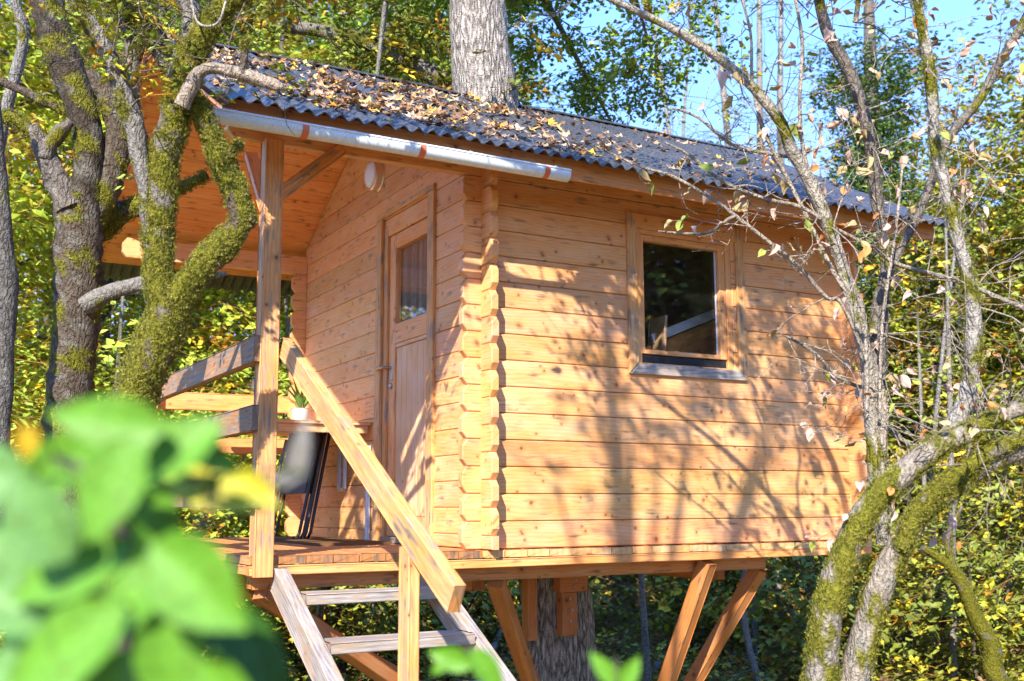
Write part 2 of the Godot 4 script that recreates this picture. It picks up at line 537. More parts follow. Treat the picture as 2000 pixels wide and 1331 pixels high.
# grey picture of bark: upright ridges broken by cracks (tileable enough under triplanar)
func bark_picture(seed_: int, size: int, stretch: float, contrast: float) -> Array:
	var ridge := noise(seed_, 0.03, 4)
	ridge.noise_type = FastNoiseLite.TYPE_SIMPLEX
	ridge.fractal_type = FastNoiseLite.FRACTAL_RIDGED
	var grain := noise(seed_ + 1, 0.15, 3)
	var data := PackedByteArray()
	var hi := PackedByteArray()
	data.resize(size * size * 3)
	hi.resize(size * size * 3)
	for y in size:
		for x in size:
			var a := ridge.get_noise_2d(x, y * stretch)
			var b := grain.get_noise_2d(x, y * 0.5)
			var v := clampf(0.62 - contrast * a + 0.35 * b, 0.0, 1.0)
			var o := (y * size + x) * 3
			var q := int(clampf(0.45 + 0.55 * v, 0, 1) * 255)
			for k in 3:
				data[o + k] = q
				hi[o + k] = int(v * 255)
	return [ImageTexture.create_from_image(Image.create_from_data(size, size, false, Image.FORMAT_RGB8, data)), ImageTexture.create_from_image(Image.create_from_data(size, size, false, Image.FORMAT_RGB8, hi))]

func vein_picture(seed_: int) -> ImageTexture:
	var n := noise(seed_, 0.03, 4)
	var im := Image.create_empty(256, 128, false, Image.FORMAT_RGB8)
	for y in 128:
		for x in 256:
			var s := absf(y - 63.5) / 63.5
			var v := 0.80 + 0.16 * n.get_noise_2d(x, y)
			var rib := maxf(exp(-s * s * 900.0), 0.7 * exp(-pow(fposmod(x / 256.0 * 8.0 - s * 1.6, 1.0) - 0.5, 2.0) * 160.0) * (1.0 - s))
			var c := Color(v, v, v).lerp(Color(1.0, 1.0, 0.92), 0.7 * rib)
			if n.get_noise_2d(x * 0.8 + 400.0, y * 0.8) > 0.42:
				c = c.lerp(Color(0.75, 0.6, 0.35), 0.7)      # brown and yellow spots
			im.set_pixel(x, y, c)
	return ImageTexture.create_from_image(im)

func blotch_picture(seed_: int, size: int, a: Color, b: Color, d: Color, freq: float) -> ImageTexture:
	var n1 := noise(seed_, freq, 4)
	var n2 := noise(seed_ + 5, freq * 6.0, 3)
	var data := PackedByteArray()
	data.resize(size * size * 3)
	for y in size:
		for x in size:
			var c := a.lerp(b, clampf(0.5 + 1.1 * n1.get_noise_2d(x, y), 0, 1)).lerp(d, clampf(n2.get_noise_2d(x, y) * 2.0, 0, 1))
			var o := (y * size + x) * 3
			data[o] = int(c.r * 255)
			data[o + 1] = int(c.g * 255)
			data[o + 2] = int(c.b * 255)
	return ImageTexture.create_from_image(Image.create_from_data(size, size, false, Image.FORMAT_RGB8, data))

func mat(tex: Texture2D, rough: float, col := Color.WHITE, spec := 0.5) -> StandardMaterial3D:
	var m := StandardMaterial3D.new()
	m.albedo_color = col
	m.albedo_texture = tex
	m.roughness = rough
	m.metallic_specular = spec
	m.vertex_color_use_as_albedo = true
	return m

func lin(r: float, g: float, b: float) -> Color:
	return Color(r, g, b).linear_to_srgb()

func make_materials() -> void:
	M.wood = mat(wood_picture(11, Color(0.925, 0.71, 0.485), Color(0.85, 0.595, 0.38), Color(0.50, 0.28, 0.15), 74, 0.20, Color(0.60, 0.47, 0.36)), 0.45)
	M.pale = mat(wood_picture(23, Color(0.90, 0.74, 0.56), Color(0.81, 0.61, 0.43), Color(0.48, 0.30, 0.20), 34, 0.0, Color.BLACK), 0.55)
	M.worn = mat(wood_picture(37, Color(0.74, 0.57, 0.40), Color(0.55, 0.41, 0.29), Color(0.28, 0.19, 0.13), 26, 0.64, Color(0.55, 0.51, 0.48)), 0.7)
	M.half = mat(wood_picture(51, Color(0.88, 0.68, 0.45), Color(0.74, 0.52, 0.31), Color(0.36, 0.20, 0.11), 30, 0.46, Color(0.58, 0.51, 0.45)), 0.6)
	M.grey = mat(wood_picture(67, Color(0.76, 0.66, 0.56), Color(0.56, 0.48, 0.41), Color(0.30, 0.24, 0.20), 22, 0.92, Color(0.62, 0.59, 0.57)), 0.75)
	var bp := bark_picture(3, 512, 0.42, 0.55)
	var b := mat(bp[0], 0.9, Color.WHITE, 0.3)
	b.uv1_triplanar = true
	b.uv1_scale = Vector3.ONE * 2.2
	b.heightmap_enabled = true
	b.heightmap_texture = bp[1]
	b.heightmap_scale = 1.2
	M.bark = b
	var oak := bark_picture(8, 512, 0.16, 0.85)
	var k := mat(oak[0], 0.9, Color.WHITE, 0.3)
	k.uv1_triplanar = true
	k.uv1_scale = Vector3.ONE * 1.7
	k.heightmap_enabled = true
	k.heightmap_texture = oak[1]
	k.heightmap_scale = 2.5
	M.oak = k
	var lf := mat(null, 0.55, Color.WHITE, 0.35)
	lf.backlight = Color(0.95, 1.0, 0.5)
	M.leaf = lf
	var dry := mat(null, 0.75, Color.WHITE, 0.3)
	dry.backlight = Color(0.4, 0.34, 0.25)
	M.dry = dry
	var roof := mat(blotch_picture(77, 512, Color(0.19, 0.195, 0.21), Color(0.26, 0.265, 0.28), Color(0.38, 0.37, 0.35), 0.012), 0.42, Color.WHITE, 0.5)
	roof.uv1_triplanar = true
	roof.uv1_world_triplanar = true
	roof.uv1_scale = Vector3.ONE * 0.9
	M.roof = roof
	var grd := mat(blotch_picture(81, 512, Color(0.46, 0.37, 0.24), Color(0.36, 0.36, 0.17), Color(0.62, 0.48, 0.28), 0.02), 0.95, Color.WHITE, 0.2)
	grd.uv1_triplanar = true
	grd.uv1_world_triplanar = true
	grd.uv1_scale = Vector3.ONE * 0.35
	M.ground = grd
	var zinc := mat(blotch_picture(91, 256, Color(0.80, 0.84, 0.88), Color(0.87, 0.90, 0.93), Color(0.72, 0.73, 0.74), 0.03), 0.45, Color.WHITE, 0.5)
	zinc.uv1_triplanar = true
	zinc.uv1_scale = Vector3.ONE * 3.0
	M.zinc = zinc
	M.band = mat(null, 0.5, lin(0.62, 0.13, 0.05))
	M.black = mat(null, 0.4, lin(0.012, 0.012, 0.014))
	M.felt = mat(null, 0.8, lin(0.015, 0.015, 0.017))
	M.white = mat(null, 0.4, lin(0.72, 0.72, 0.72))
	M.opal = mat(null, 0.22, lin(0.80, 0.83, 0.90))
	var ch := mat(null, 0.3, lin(0.75, 0.74, 0.72))
	ch.metallic = 1.0
	M.chrome = ch
	var st := mat(null, 0.35, lin(0.42, 0.40, 0.38))
	st.metallic = 1.0
	M.steel = st
	var gl := StandardMaterial3D.new()
	gl.albedo_color = Color(0.5, 0.55, 0.52, 0.006)
	gl.transparency = BaseMaterial3D.TRANSPARENCY_ALPHA
	gl.roughness = 0.02
	gl.metallic_specular = 0.5
	M.glass = gl
	M.pot = mat(null, 0.5, lin(0.50, 0.52, 0.54))
	M.cloth = mat(null, 0.9, lin(0.24, 0.22, 0.19))
	var mt := mat(blotch_picture(99, 256, Color(0.42, 0.31, 0.2), Color(0.34, 0.25, 0.16), Color(0.52, 0.4, 0.28), 0.09), 0.95, Color.WHITE, 0.2)
	mt.uv1_triplanar = true
	mt.uv1_scale = Vector3.ONE * 4.0
	M.coir = mt
	var nl := mat(null, 0.32, Color.WHITE, 0.5)
	nl.backlight = Color(0.7, 0.85, 0.2)
	M.near_leaf = nl

# ---------------------------------------------------------------- terrain
func ground_height(x: float, z: float) -> float:
	var t := x * 0.49 - z * 0.87
	var rise := maxf(0.0, t - 6.5)
	return -1.62 + 0.17 * rise - 0.0008 * rise * rise * float(rise < 100.0) + 0.22 * lump.get_noise_2d(x * 0.9, z * 0.9) + 0.6 * lump.get_noise_2d(x * 0.12 + 50, z * 0.12) * smoothstep(4.0, 14.0, absf(t))

func on_ground(x: float, z: float) -> Vector3:
	return Vector3(x, ground_height(x, z), z)

const RISE := 0.538          # slope of the roof
const COSR := 0.8806
const SINR := 0.4738
const EAVE_Y := 1.955
const RIDGE_Z := -1.46
const BACK_X := 2.66
const FAR_Z := -2.92

func tint() -> Color:
	var b := rf(0.80, 1.08)
	return Color(b * rf(0.97, 1.02), b * rf(0.92, 1.04), b * rf(0.84, 1.08))

func front_xf(out: float) -> Transform3D:      # boards on the wall with the door: x of the board runs along +z
	return Transform3D(Basis(Vector3(0, 0, 1), Vector3.UP, Vector3(-1, 0, 0)), Vector3(-out, 0, 0))

func fbox(parent: Node3D, called: String, z0: float, z1: float, y0: float, y1: float, out: float, thick: float, m: Material, t := Color.WHITE, upright := false, bevel := 0.003) -> MeshInstance3D:
	if upright:      # grain runs up
		return part(parent, called, plate(rect(y0, y1, -z1, -z0), thick, bevel, t), m, Transform3D(Basis(Vector3.UP, Vector3(0, 0, -1), Vector3(-1, 0, 0)), Vector3(-out, 0, 0)))
	return part(parent, called, plate(rect(z0, z1, y0, y1), thick, bevel, t), m, front_xf(out))

func sbox(parent: Node3D, called: String, x0: float, x1: float, y0: float, y1: float, out: float, thick: float, m: Material, t := Color.WHITE, upright := false, bevel := 0.003) -> MeshInstance3D:
	if upright:
		return part(parent, called, plate(rect(y0, y1, -x1, -x0), thick, bevel, t), m, Transform3D(Basis(Vector3.UP, Vector3(-1, 0, 0), Vector3(0, 0, 1)), Vector3(0, 0, out)))
	return part(parent, called, plate(rect(x0, x1, y0, y1), thick, bevel, t), m, Transform3D(Basis(), Vector3(0, 0, out)))

# outline of a log seen from the side; ends with cut corners where they stick out
func log_outline(x0: float, x1: float, y0: float, y1: float, cut0: bool, cut1: bool) -> Array:
	var c := 0.028
	var d := 0.034
	var o: Array = []
	if cut0:
		o.append_array([Vector2(x0, y1 - d), Vector2(x0, y0 + d), Vector2(x0 + c, y0)])
	else:
		o.append_array([Vector2(x0, y1), Vector2(x0, y0)])
	if cut1:
		o.append_array([Vector2(x1 - c, y0), Vector2(x1, y0 + d), Vector2(x1, y1 - d), Vector2(x1 - c, y1)])
	else:
		o.append_array([Vector2(x1, y0), Vector2(x1, y1)])
	if cut0:
		o.append(Vector2(x0 + c, y1))
	return o

func under_roof(z: float) -> float:
	return EAVE_Y + RISE * (0.5 - z) - 0.07 if z > RIDGE_Z else EAVE_Y + RISE * (z - 2.0 * RIDGE_Z + 0.5) - 0.07

func corrugated(x0: float, x1: float, s0: float, s1: float, lift: float) -> ArrayMesh:
	# local: x along the eave, y up the slope, z away from the roof
	var g := Geo.new()
	var pitch := 0.0765
	var nx := int(round((x1 - x0) / pitch * 8.0))
	var ns := 4
	var jag := rf(-0.006, 0.006)
	var h := func(x: float, s: float) -> float: return lift + 0.0125 * sin(TAU * x / pitch) + 0.002 * lump.get_noise_2d(x * 3.0, s * 3.0) + 0.005 * lump.get_noise_2d(x * 0.6, s * 0.6)
	for i in nx:
		for j in ns:
			var xa := lerpf(x0, x1, float(i) / nx)
			var xb := lerpf(x0, x1, float(i + 1) / nx)
			var sa := lerpf(s0 + jag, s1, float(j) / ns)
			var sb := lerpf(s0 + jag, s1, float(j + 1) / ns)
			var na := Vector3(-0.0125 * TAU / pitch * cos(TAU * xa / pitch), 0, 1).normalized()
			var nb := Vector3(-0.0125 * TAU / pitch * cos(TAU * xb / pitch), 0, 1).normalized()
			var p := [Vector3(xa, sa, h.call(xa, sa)), Vector3(xb, sa, h.call(xb, sa)), Vector3(xb, sb, h.call(xb, sb)), Vector3(xa, sb, h.call(xa, sb))]
			g.tri(p[0], p[1], p[2], na, nb, nb)
			g.tri(p[0], p[2], p[3], na, nb, na)
			var d := Vector3(0, 0, -0.005)
			g.tri(p[0] + d, p[1] + d, p[2] + d, -na, -nb, -nb)
			g.tri(p[0] + d, p[2] + d, p[3] + d, -na, -nb, -na)
			if j == 0:
				g.quad(p[0], p[1], p[1] + d, p[0] + d, Vector3(0, -1, 0))
			if j == ns - 1:
				g.quad(p[2], p[3], p[3] + d, p[2] + d, Vector3(0, 1, 0))
			if i == 0:
				g.quad(p[0], p[3], p[3] + d, p[0] + d, Vector3(-1, 0, 0))
			if i == nx - 1:
				g.quad(p[1], p[2], p[2] + d, p[1] + d, Vector3(1, 0, 0))
	return g.mesh()

func build_house() -> void:
	var house := thing("tree_house", "small honey-coloured log cabin on a deck built round a tree, with covered porch", "tree house")
	# --- side wall with the window
	var side := part(house, "side_wall", plate(rect(0.0, 0.99, 0.0, 2.1), 0.012, 0.001, Color(0.35, 0.25, 0.18)), M.wood, Transform3D(Basis(), Vector3(0, 0, -0.048)))
	sbox(side, "backing", 1.72, BACK_X, 0.0, 2.1, -0.048, 0.012, M.wood, Color(0.35, 0.25, 0.18))
	sbox(side, "backing", 0.99, 1.72, 0.0, 0.97, -0.048, 0.012, M.wood, Color(0.35, 0.25, 0.18))
	sbox(side, "backing", 0.99, 1.72, 1.83, 2.1, -0.048, 0.012, M.wood, Color(0.35, 0.25, 0.18))
	for k in 15:
		var y0 := 0.14 * k + 0.0015
		var y1 := 0.14 * (k + 1) - 0.0015
		var shift := Transform3D(Basis(), Vector3(0, 0, rf(-0.0015, 0.0015)))
		var x0 := -0.107 + rf(-0.004, 0.004)
		if k == 14:
			x0 = -1.356
		if k >= 7 and k <= 12:
			part(side, "plank", plate(log_outline(x0, 1.0, y0, y1, true, false), 0.045, 0.0045, tint()), M.wood, shift)
			part(side, "plank", plate(log_outline(1.71, 2.767, y0, y1, false, true), 0.045, 0.0045, tint()), M.wood, shift)
		else:
			part(side, "plank", plate(log_outline(x0, 2.767, y0, y1, true, true), 0.045, 0.0045, tint()), M.wood, shift)
	# --- wall with the door
	var front := part(house, "front_wall", plate(rect(-2.9, -1.35, 0.0, 2.1), 0.012, 0.001, Color(0.35, 0.25, 0.18)), M.wood, front_xf(-0.043))
	fbox(front, "backing", -0.60, -0.05, 0.0, 2.1, -0.043, 0.012, M.wood, Color(0.35, 0.25, 0.18))
	for j in 22:
		var y0 := 0.001 if j == 0 else 0.07 + 0.14 * (j - 1) + 0.001
		var y1 := 0.069 if j == 0 else 0.07 + 0.14 * j - 0.001
		var shift := front_xf(rf(-0.0015, 0.0015))
		var za := FAR_Z - 0.12
		var zb := 0.119 + rf(-0.003, 0.003)
		if y0 > 2.0:      # gable: cut to the slope of the roof
			var half0 := (under_roof(RIDGE_Z) - y0) / RISE
			var half1 := (under_roof(RIDGE_Z) - y1) / RISE
			half0 = minf(half0, 1.46)
			half1 = minf(half1, 1.46)
			if half0 < 0.03:
				continue
			half1 = maxf(half1, 0.004)
			part(front, "plank", plate([Vector2(RIDGE_Z - half0, y0), Vector2(RIDGE_Z + half0, y0), Vector2(RIDGE_Z + half1, y1), Vector2(RIDGE_Z - half1, y1)], 0.04, 0.003, tint()), M.wood, shift)
		elif j <= 14:
			part(front, "plank", plate(log_outline(za, -1.35, y0, y1, j > 0, false), 0.04, 0.0045, tint()), M.wood, shift)
			part(front, "plank", plate(log_outline(-0.60, zb, y0, y1, false, j > 0), 0.04, 0.0045, tint()), M.wood, shift)
		else:
			part(front, "plank", plate(log_outline(za, zb, y0, y1, true, true), 0.04, 0.0045, tint()), M.wood, shift)
	# --- far wall and rear wall (seen from inside and by their log ends)
	var far := part(house, "far_wall", plate(rect(-BACK_X, 0.0, 0.0, 2.1), 0.012, 0.001, Color(0.5, 0.38, 0.28)), M.wood, Transform3D(Basis(Vector3(-1, 0, 0), Vector3.UP, Vector3(0, 0, -1)), Vector3(0, 0, FAR_Z + 0.048)))
	for k in 15:
		var x1 := 1.345 if k == 14 else 0.107
		part(far, "plank", plate(log_outline(-2.767, x1, 0.14 * k + 0.001, 0.14 * (k + 1) - 0.001, true, true), 0.045, 0.0045, tint()), M.wood, Transform3D(Basis(Vector3(-1, 0, 0), Vector3.UP, Vector3(0, 0, -1)), Vector3(0, 0, FAR_Z)))
	var rear := part(house, "rear_wall", plate(rect(0.05, 2.87, 0.0, 2.1), 0.012, 0.001, Color(0.5, 0.38, 0.28)), M.wood, Transform3D(Basis(Vector3(0, 0, -1), Vector3.UP, Vector3(1, 0, 0)), Vector3(BACK_X - 0.043, 0, 0)))
	for j in 22:
		var y0 := 0.001 if j == 0 else 0.07 + 0.14 * (j - 1) + 0.001
		var y1 := 0.069 if j == 0 else 0.07 + 0.14 * j - 0.001
		var xf := Transform3D(Basis(Vector3(0, 0, -1), Vector3.UP, Vector3(1, 0, 0)), Vector3(BACK_X, 0, 0))
		if y0 > 2.0:
			var half0 := minf((under_roof(RIDGE_Z) - y0) / RISE, 1.46)
			var half1 := maxf(minf((under_roof(RIDGE_Z) - y1) / RISE, 1.46), 0.004)
			if half0 > 0.03:
				part(rear, "plank", plate([Vector2(-RIDGE_Z - half0, y0), Vector2(-RIDGE_Z + half0, y0), Vector2(-RIDGE_Z + half1, y1), Vector2(-RIDGE_Z - half1, y1)], 0.04, 0.003, tint()), M.wood, xf)
		else:
			part(rear, "plank", plate(log_outline(-0.119, 3.04, y0, y1, j > 0, j > 0), 0.04, 0.0045, tint()), M.wood, xf)
	# --- window
	var win := sbox(house, "window", 1.0, 1.04, 0.98, 1.82, -0.006, 0.05, M.wood, Color(1.0, 0.95, 0.86), true)
	for q in [[1.67, 1.71, 0.98, 1.82, true], [1.04, 1.67, 1.776, 1.82, false], [1.04, 1.67, 0.98, 1.022, false]]:
		sbox(win, "frame", q[0], q[1], q[2], q[3], -0.006, 0.05, M.wood, Color(1.0, 0.95, 0.86), q[4])
	for q in [[1.042, 1.066, 1.074, 1.774, true], [1.622, 1.668, 1.074, 1.774, true], [1.066, 1.622, 1.738, 1.774, false], [1.066, 1.622, 1.074, 1.100, false]]:
		sbox(win, "sash", q[0], q[1], q[2], q[3], -0.012, 0.046, M.wood, Color(1.02, 0.92, 0.8), q[4])
	sbox(win, "drip_rail", 1.042, 1.668, 1.024, 1.070, -0.022, 0.02, M.felt, Color(3.0, 1.9, 1.4))
	sbox(win, "pane", 1.062, 1.626, 1.096, 1.742, -0.030, 0.005, M.glass, Color.WHITE, false, 0.001)
	sbox(win, "pane", 1.062, 1.626, 1.096, 1.742, -0.046, 0.005, M.glass, Color.WHITE, false, 0.001)
	for q in [[1.066, 1.073], [1.611, 1.621]]:
		sbox(win, "spacer", q[0], q[1], 1.101, 1.737, -0.036, 0.008, M.zinc)
	for x in [0.934, 1.735]:      # casing: two uprights, head, and a mitred weathered foot
		var foot := 0.004 if x < 1.2 else 0.0
		var o := [Vector2(0.95, -x), Vector2(1.885, -x), Vector2(1.885, -x - 0.065), Vector2(1.013, -x - 0.065)] if x < 1.2 else [Vector2(1.013, -x), Vector2(1.885, -x), Vector2(1.885, -x - 0.065), Vector2(0.95, -x - 0.065)]
		part(win, "casing", plate(o, 0.02, 0.004, Color(1.12, 1.08, 1.04)), M.half, Transform3D(Basis(Vector3.UP, Vector3(-1, 0, 0), Vector3(0, 0, 1)), Vector3(0, foot, 0.020)))
	part(win, "casing", plate([Vector2(0.936, 0.950), Vector2(1.798, 0.950), Vector2(1.736, 1.011), Vector2(0.998, 1.011)], 0.022, 0.004, Color(1.28, 1.26, 1.22)), M.grey, Transform3D(Basis(), Vector3(0, 0, 0.022))).set_meta("label", "grey weathered foot board of the window casing")
	sbox(win, "casing", 0.999, 1.735, 1.80, 1.885, 0.018, 0.02, M.wood, Color(1.0, 0.94, 0.84))
	# --- door, set back between its jambs
	var jm := Color(1.0, 0.93, 0.86)
	var dframe := fbox(house, "door_frame", -1.35, -1.292, 0.0, 1.96, -0.004, 0.075, M.half, jm, true)
	fbox(dframe, "jamb", -0.625, -0.60, 0.0, 1.96, -0.004, 0.075, M.half, jm, true)
	fbox(dframe, "head", -1.35, -0.60, 1.916, 2.028, -0.008, 0.07, M.wood, jm)
	fbox(dframe, "casing", -1.425, -1.345, 0.0, 2.035, 0.019, 0.02, M.half, Color(1.05, 1.0, 0.96), true)
	fbox(dframe, "casing", -0.645, -0.560, 0.0, 2.035, 0.019, 0.02, M.half, Color(1.05, 1.0, 0.96), true)
	fbox(dframe, "casing", -1.425, -0.560, 2.037, 2.072, 0.021, 0.022, M.half, Color(1.05, 1.0, 0.96))
	fbox(dframe, "threshold", -1.292, -0.625, 0.0, 0.035, 0.02, 0.09, M.worn, Color.WHITE)
	var dc := Color(1.0, 0.94, 0.88)
	var door := fbox(house, "door", -1.29, -1.20, 0.038, 1.912, -0.022, 0.04, M.wood, dc, true)
	fbox(door, "stile", -0.715, -0.627, 0.038, 1.912, -0.022, 0.04, M.pale, dc, true)
	fbox(door, "rail", -1.199, -0.716, 1.820, 1.912, -0.024, 0.038, M.wood, Color(1.0, 0.88, 0.76))
	fbox(door, "rail", -1.199, -0.716, 1.215, 1.338, -0.024, 0.038, M.wood, Color(1.0, 0.90, 0.80))
	fbox(door, "rail", -1.199, -0.716, 0.038, 0.155, -0.024, 0.038, M.pale, dc)
	fbox(door, "rail", -1.199, -0.716, 1.190, 1.213, -0.026, 0.036, M.pale, Color(1.08, 1.05, 1.02))
	for i in 6:
		fbox(door, "panel_board", -1.198 + 0.0803 * i, -1.1195 + 0.0803 * i, 0.157, 1.188, -0.034, 0.02, M.pale, Color(1.04, 1.0, 0.98) * rf(0.95, 1.04), true, 0.004)
	fbox(door, "pane", -1.199, -0.716, 1.338, 1.820, -0.036, 0.005, M.glass, Color.WHITE, false, 0.001)
	fbox(door, "handle_plate", -1.268, -1.232, 0.99, 1.10, -0.018, 0.005, M.steel)
	part(door, "handle", lathe([Vector2(0, 0.055), Vector2(0.009, 0.054), Vector2(0.010, 0.03), Vector2(0.009, 0.0)], 14), M.steel, Transform3D(Basis(Vector3(0, 0, 1), Vector3.UP, Vector3(-1, 0, 0)), Vector3(0.018, 1.07, -1.25)))
	var lev := Geo.new()
	tube_geo(lev, [Vector3(-0.034, 1.07, -1.25), Vector3(-0.036, 1.072, -1.29), Vector3(-0.034, 1.07, -1.36), Vector3(-0.028, 1.068, -1.375)], 0.009, 8)
	part(door, "handle", lev.mesh(), M.steel)
	part(door, "lock", lathe([Vector2(0, 0.012), Vector2(0.013, 0.011), Vector2(0.019, 0.006), Vector2(0.020, 0.0)], 18), M.steel, Transform3D(Basis(Vector3(0, 0, 1), Vector3.UP, Vector3(-1, 0, 0)), Vector3(0.020, 0.955, -1.25)))
	# --- floor boards: their sawn ends show along the edge of the deck
	var deck := beam(house, "deck", Vector3(-1.205, -0.068, 0.035), Vector3(2.72, -0.064, 0.035), 0.044, 0.05, M.wood, Color(0.98, 0.86, 0.72))
	for i in 30:
		var x := -1.2 + 0.131 * i
		var end_z := 0.058 + rf(-0.003, 0.003)
		var porch := x < -0.05
		part(deck, "deck_board", timber(end_z - FAR_Z + 0.03, 0.040 + rf(-0.001, 0.001), 0.1302, 0.002, Color(0.92, 0.74, 0.6) * rf(0.95, 1.03), Color(1.25, 1.25, 1.22) if not porch else Color(0.62, 0.64, 0.68)), M.half if porch else M.pale, along(Vector3(x + 0.065, -0.022, end_z), Vector3(x + 0.065, -0.022, FAR_Z - 0.03)))
	beam(deck, "rim_beam", Vector3(-1.18, -0.068, 0.0), Vector3(-1.18, -0.068, FAR_Z), 0.044, 0.05, M.wood, Color(0.8, 0.66, 0.52))
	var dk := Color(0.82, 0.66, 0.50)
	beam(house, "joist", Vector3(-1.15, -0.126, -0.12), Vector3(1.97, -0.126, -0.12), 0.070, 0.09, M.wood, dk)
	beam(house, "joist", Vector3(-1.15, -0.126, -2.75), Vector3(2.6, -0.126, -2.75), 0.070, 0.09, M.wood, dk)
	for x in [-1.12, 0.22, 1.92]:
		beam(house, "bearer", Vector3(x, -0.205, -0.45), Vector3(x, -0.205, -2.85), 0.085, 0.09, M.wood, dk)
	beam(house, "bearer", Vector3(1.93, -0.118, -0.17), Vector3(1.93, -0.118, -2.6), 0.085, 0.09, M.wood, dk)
	var foot := Vector3(1.36, -1.75, -1.4)
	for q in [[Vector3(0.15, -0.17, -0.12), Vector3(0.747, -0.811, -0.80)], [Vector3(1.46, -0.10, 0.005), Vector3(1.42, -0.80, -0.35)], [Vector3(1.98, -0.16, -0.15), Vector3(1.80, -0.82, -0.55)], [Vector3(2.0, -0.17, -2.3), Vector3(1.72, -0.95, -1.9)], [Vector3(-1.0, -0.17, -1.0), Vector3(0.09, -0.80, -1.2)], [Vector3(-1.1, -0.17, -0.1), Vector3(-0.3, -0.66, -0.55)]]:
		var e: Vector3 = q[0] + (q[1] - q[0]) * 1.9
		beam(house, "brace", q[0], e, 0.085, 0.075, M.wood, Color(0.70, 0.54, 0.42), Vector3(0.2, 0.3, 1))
	# wooden cheeks bolted to the trunk under the floor
	var ch := sbox(house, "trunk_cheek", 1.15, 1.36, -0.335, -0.17, -1.10, 0.09, M.wood, Color(0.72, 0.52, 0.4))
	var c2 := sbox(house, "trunk_cheek", 1.175, 1.29, -0.61, -0.338, -1.12, 0.07, M.wood, Color(0.62, 0.44, 0.34), true)
	sbox(house, "trunk_cheek", 0.98, 1.05, -0.64, -0.17, -1.22, 0.08, M.wood, Color(0.72, 0.52, 0.4), true)
	for q in [[1.275, -0.20], [1.27, -0.255], [1.255, -0.30]]:
		part(ch, "bolt", lathe([Vector2(0, 0.008), Vector2(0.008, 0.006), Vector2(0.010, 0)], 8), M.steel, Transform3D(Basis(), Vector3(q[0], q[1], -1.10)))
	for q in [[1.23, -0.38], [1.25, -0.45], [1.235, -0.52]]:
		part(c2, "bolt", lathe([Vector2(0, 0.008), Vector2(0.008, 0.006), Vector2(0.010, 0)], 8), M.steel, Transform3D(Basis(), Vector3(q[0], q[1], -1.12)))
	# --- porch: posts, rails, knee brace
	var pt := Color(0.98, 0.88, 0.78)
	var up_z := Vector3(0, 0, 1)
	beam(house, "porch_post", Vector3(-1.148, -0.094, 0.055), Vector3(-1.148, 1.957, 0.030), 0.090, 0.090, M.half, pt, up_z)
	beam(house, "porch_post", Vector3(-1.10, -0.045, -2.87), Vector3(-1.10, 1.957, -2.88), 0.080, 0.080, M.wood, pt, up_z)
	beam(house, "knee_brace", Vector3(-1.13, 1.68, 0.0), Vector3(-0.79, 1.985, 0.0), 0.065, 0.05, M.half, Color(0.95, 0.86, 0.78))
	beam(house, "knee_brace", Vector3(-1.13, 1.55, 0.0), Vector3(-1.13, 2.02, -0.42), 0.065, 0.05, M.wood, pt, Vector3(1, 0.2, 0))
	var rt := Color(0.88, 0.82, 0.76)
	beam(house, "porch_rail", Vector3(-1.20, 0.940, 0.080), Vector3(-1.20, 0.945, -2.95), 0.125, 0.05, M.worn, rt)
	beam(house, "porch_rail", Vector3(-1.20, 0.620, 0.085), Vector3(-1.20, 0.622, -2.95), 0.120, 0.05, M.worn, rt)
	beam(house, "porch_rail", Vector3(-1.20, 0.255, 0.10), Vector3(-1.20, 0.262, -2.95), 0.090, 0.05, M.worn, rt)
	for q in [[0.960, 0.125], [0.650, 0.115], [0.300, 0.125]]:
		beam(house, "porch_rail", Vector3(-1.24, q[0], -2.93), Vector3(0.0, q[0] + 0.008, -2.93), q[1], 0.045, M.wood, Color(1.02, 0.88, 0.74))
	# --- roof: boards below, corrugated sheets above
	var slope_len := 2.226
	var roof := beam(house, "roof", Vector3(-1.45, under_roof(RIDGE_Z) - 0.055, RIDGE_Z), Vector3(3.02, under_roof(RIDGE_Z) - 0.055, RIDGE_Z), 0.11, 0.06, M.wood, Color(0.95, 0.8, 0.65))
	var near_down := Transform3D(Basis(Vector3(1, 0, 0), Vector3(0, -SINR, COSR), Vector3(0, -COSR, -SINR)), Vector3(0, EAVE_Y + RISE * (0.5 - RIDGE_Z) - 0.055, RIDGE_Z))
	var far_up := Transform3D(Basis(Vector3(1, 0, 0), Vector3(0, SINR, COSR), Vector3(0, -COSR, SINR)), Vector3(0, EAVE_Y + RISE * (0.5 - RIDGE_Z) - 0.055, RIDGE_Z))
	for i in 18:
		var a := 0.004 + 0.1135 * i
		part(roof, "ceiling_board", plate(rect(-1.45, 3.02, a, a + 0.1125), 0.018, 0.004, Color(0.98, 0.80, 0.62) * rf(0.9, 1.06)), M.wood, near_down)
		part(roof, "ceiling_board", plate(rect(-1.45, 3.02, -a - 0.1125, -a), 0.018, 0.004, Color(0.98, 0.80, 0.62) * rf(0.9, 1.06)), M.wood, far_up)
	var near_roof := Transform3D(Basis(Vector3(1, 0, 0), Vector3(0, SINR, -COSR), Vector3(0, COSR, SINR)), Vector3(0, EAVE_Y, 0.5))
	var far_roof := Transform3D(Basis(Vector3(-1, 0, 0), Vector3(0, SINR, COSR), Vector3(0, COSR, -SINR)), Vector3(0, EAVE_Y, 2.0 * RIDGE_Z - 0.5))
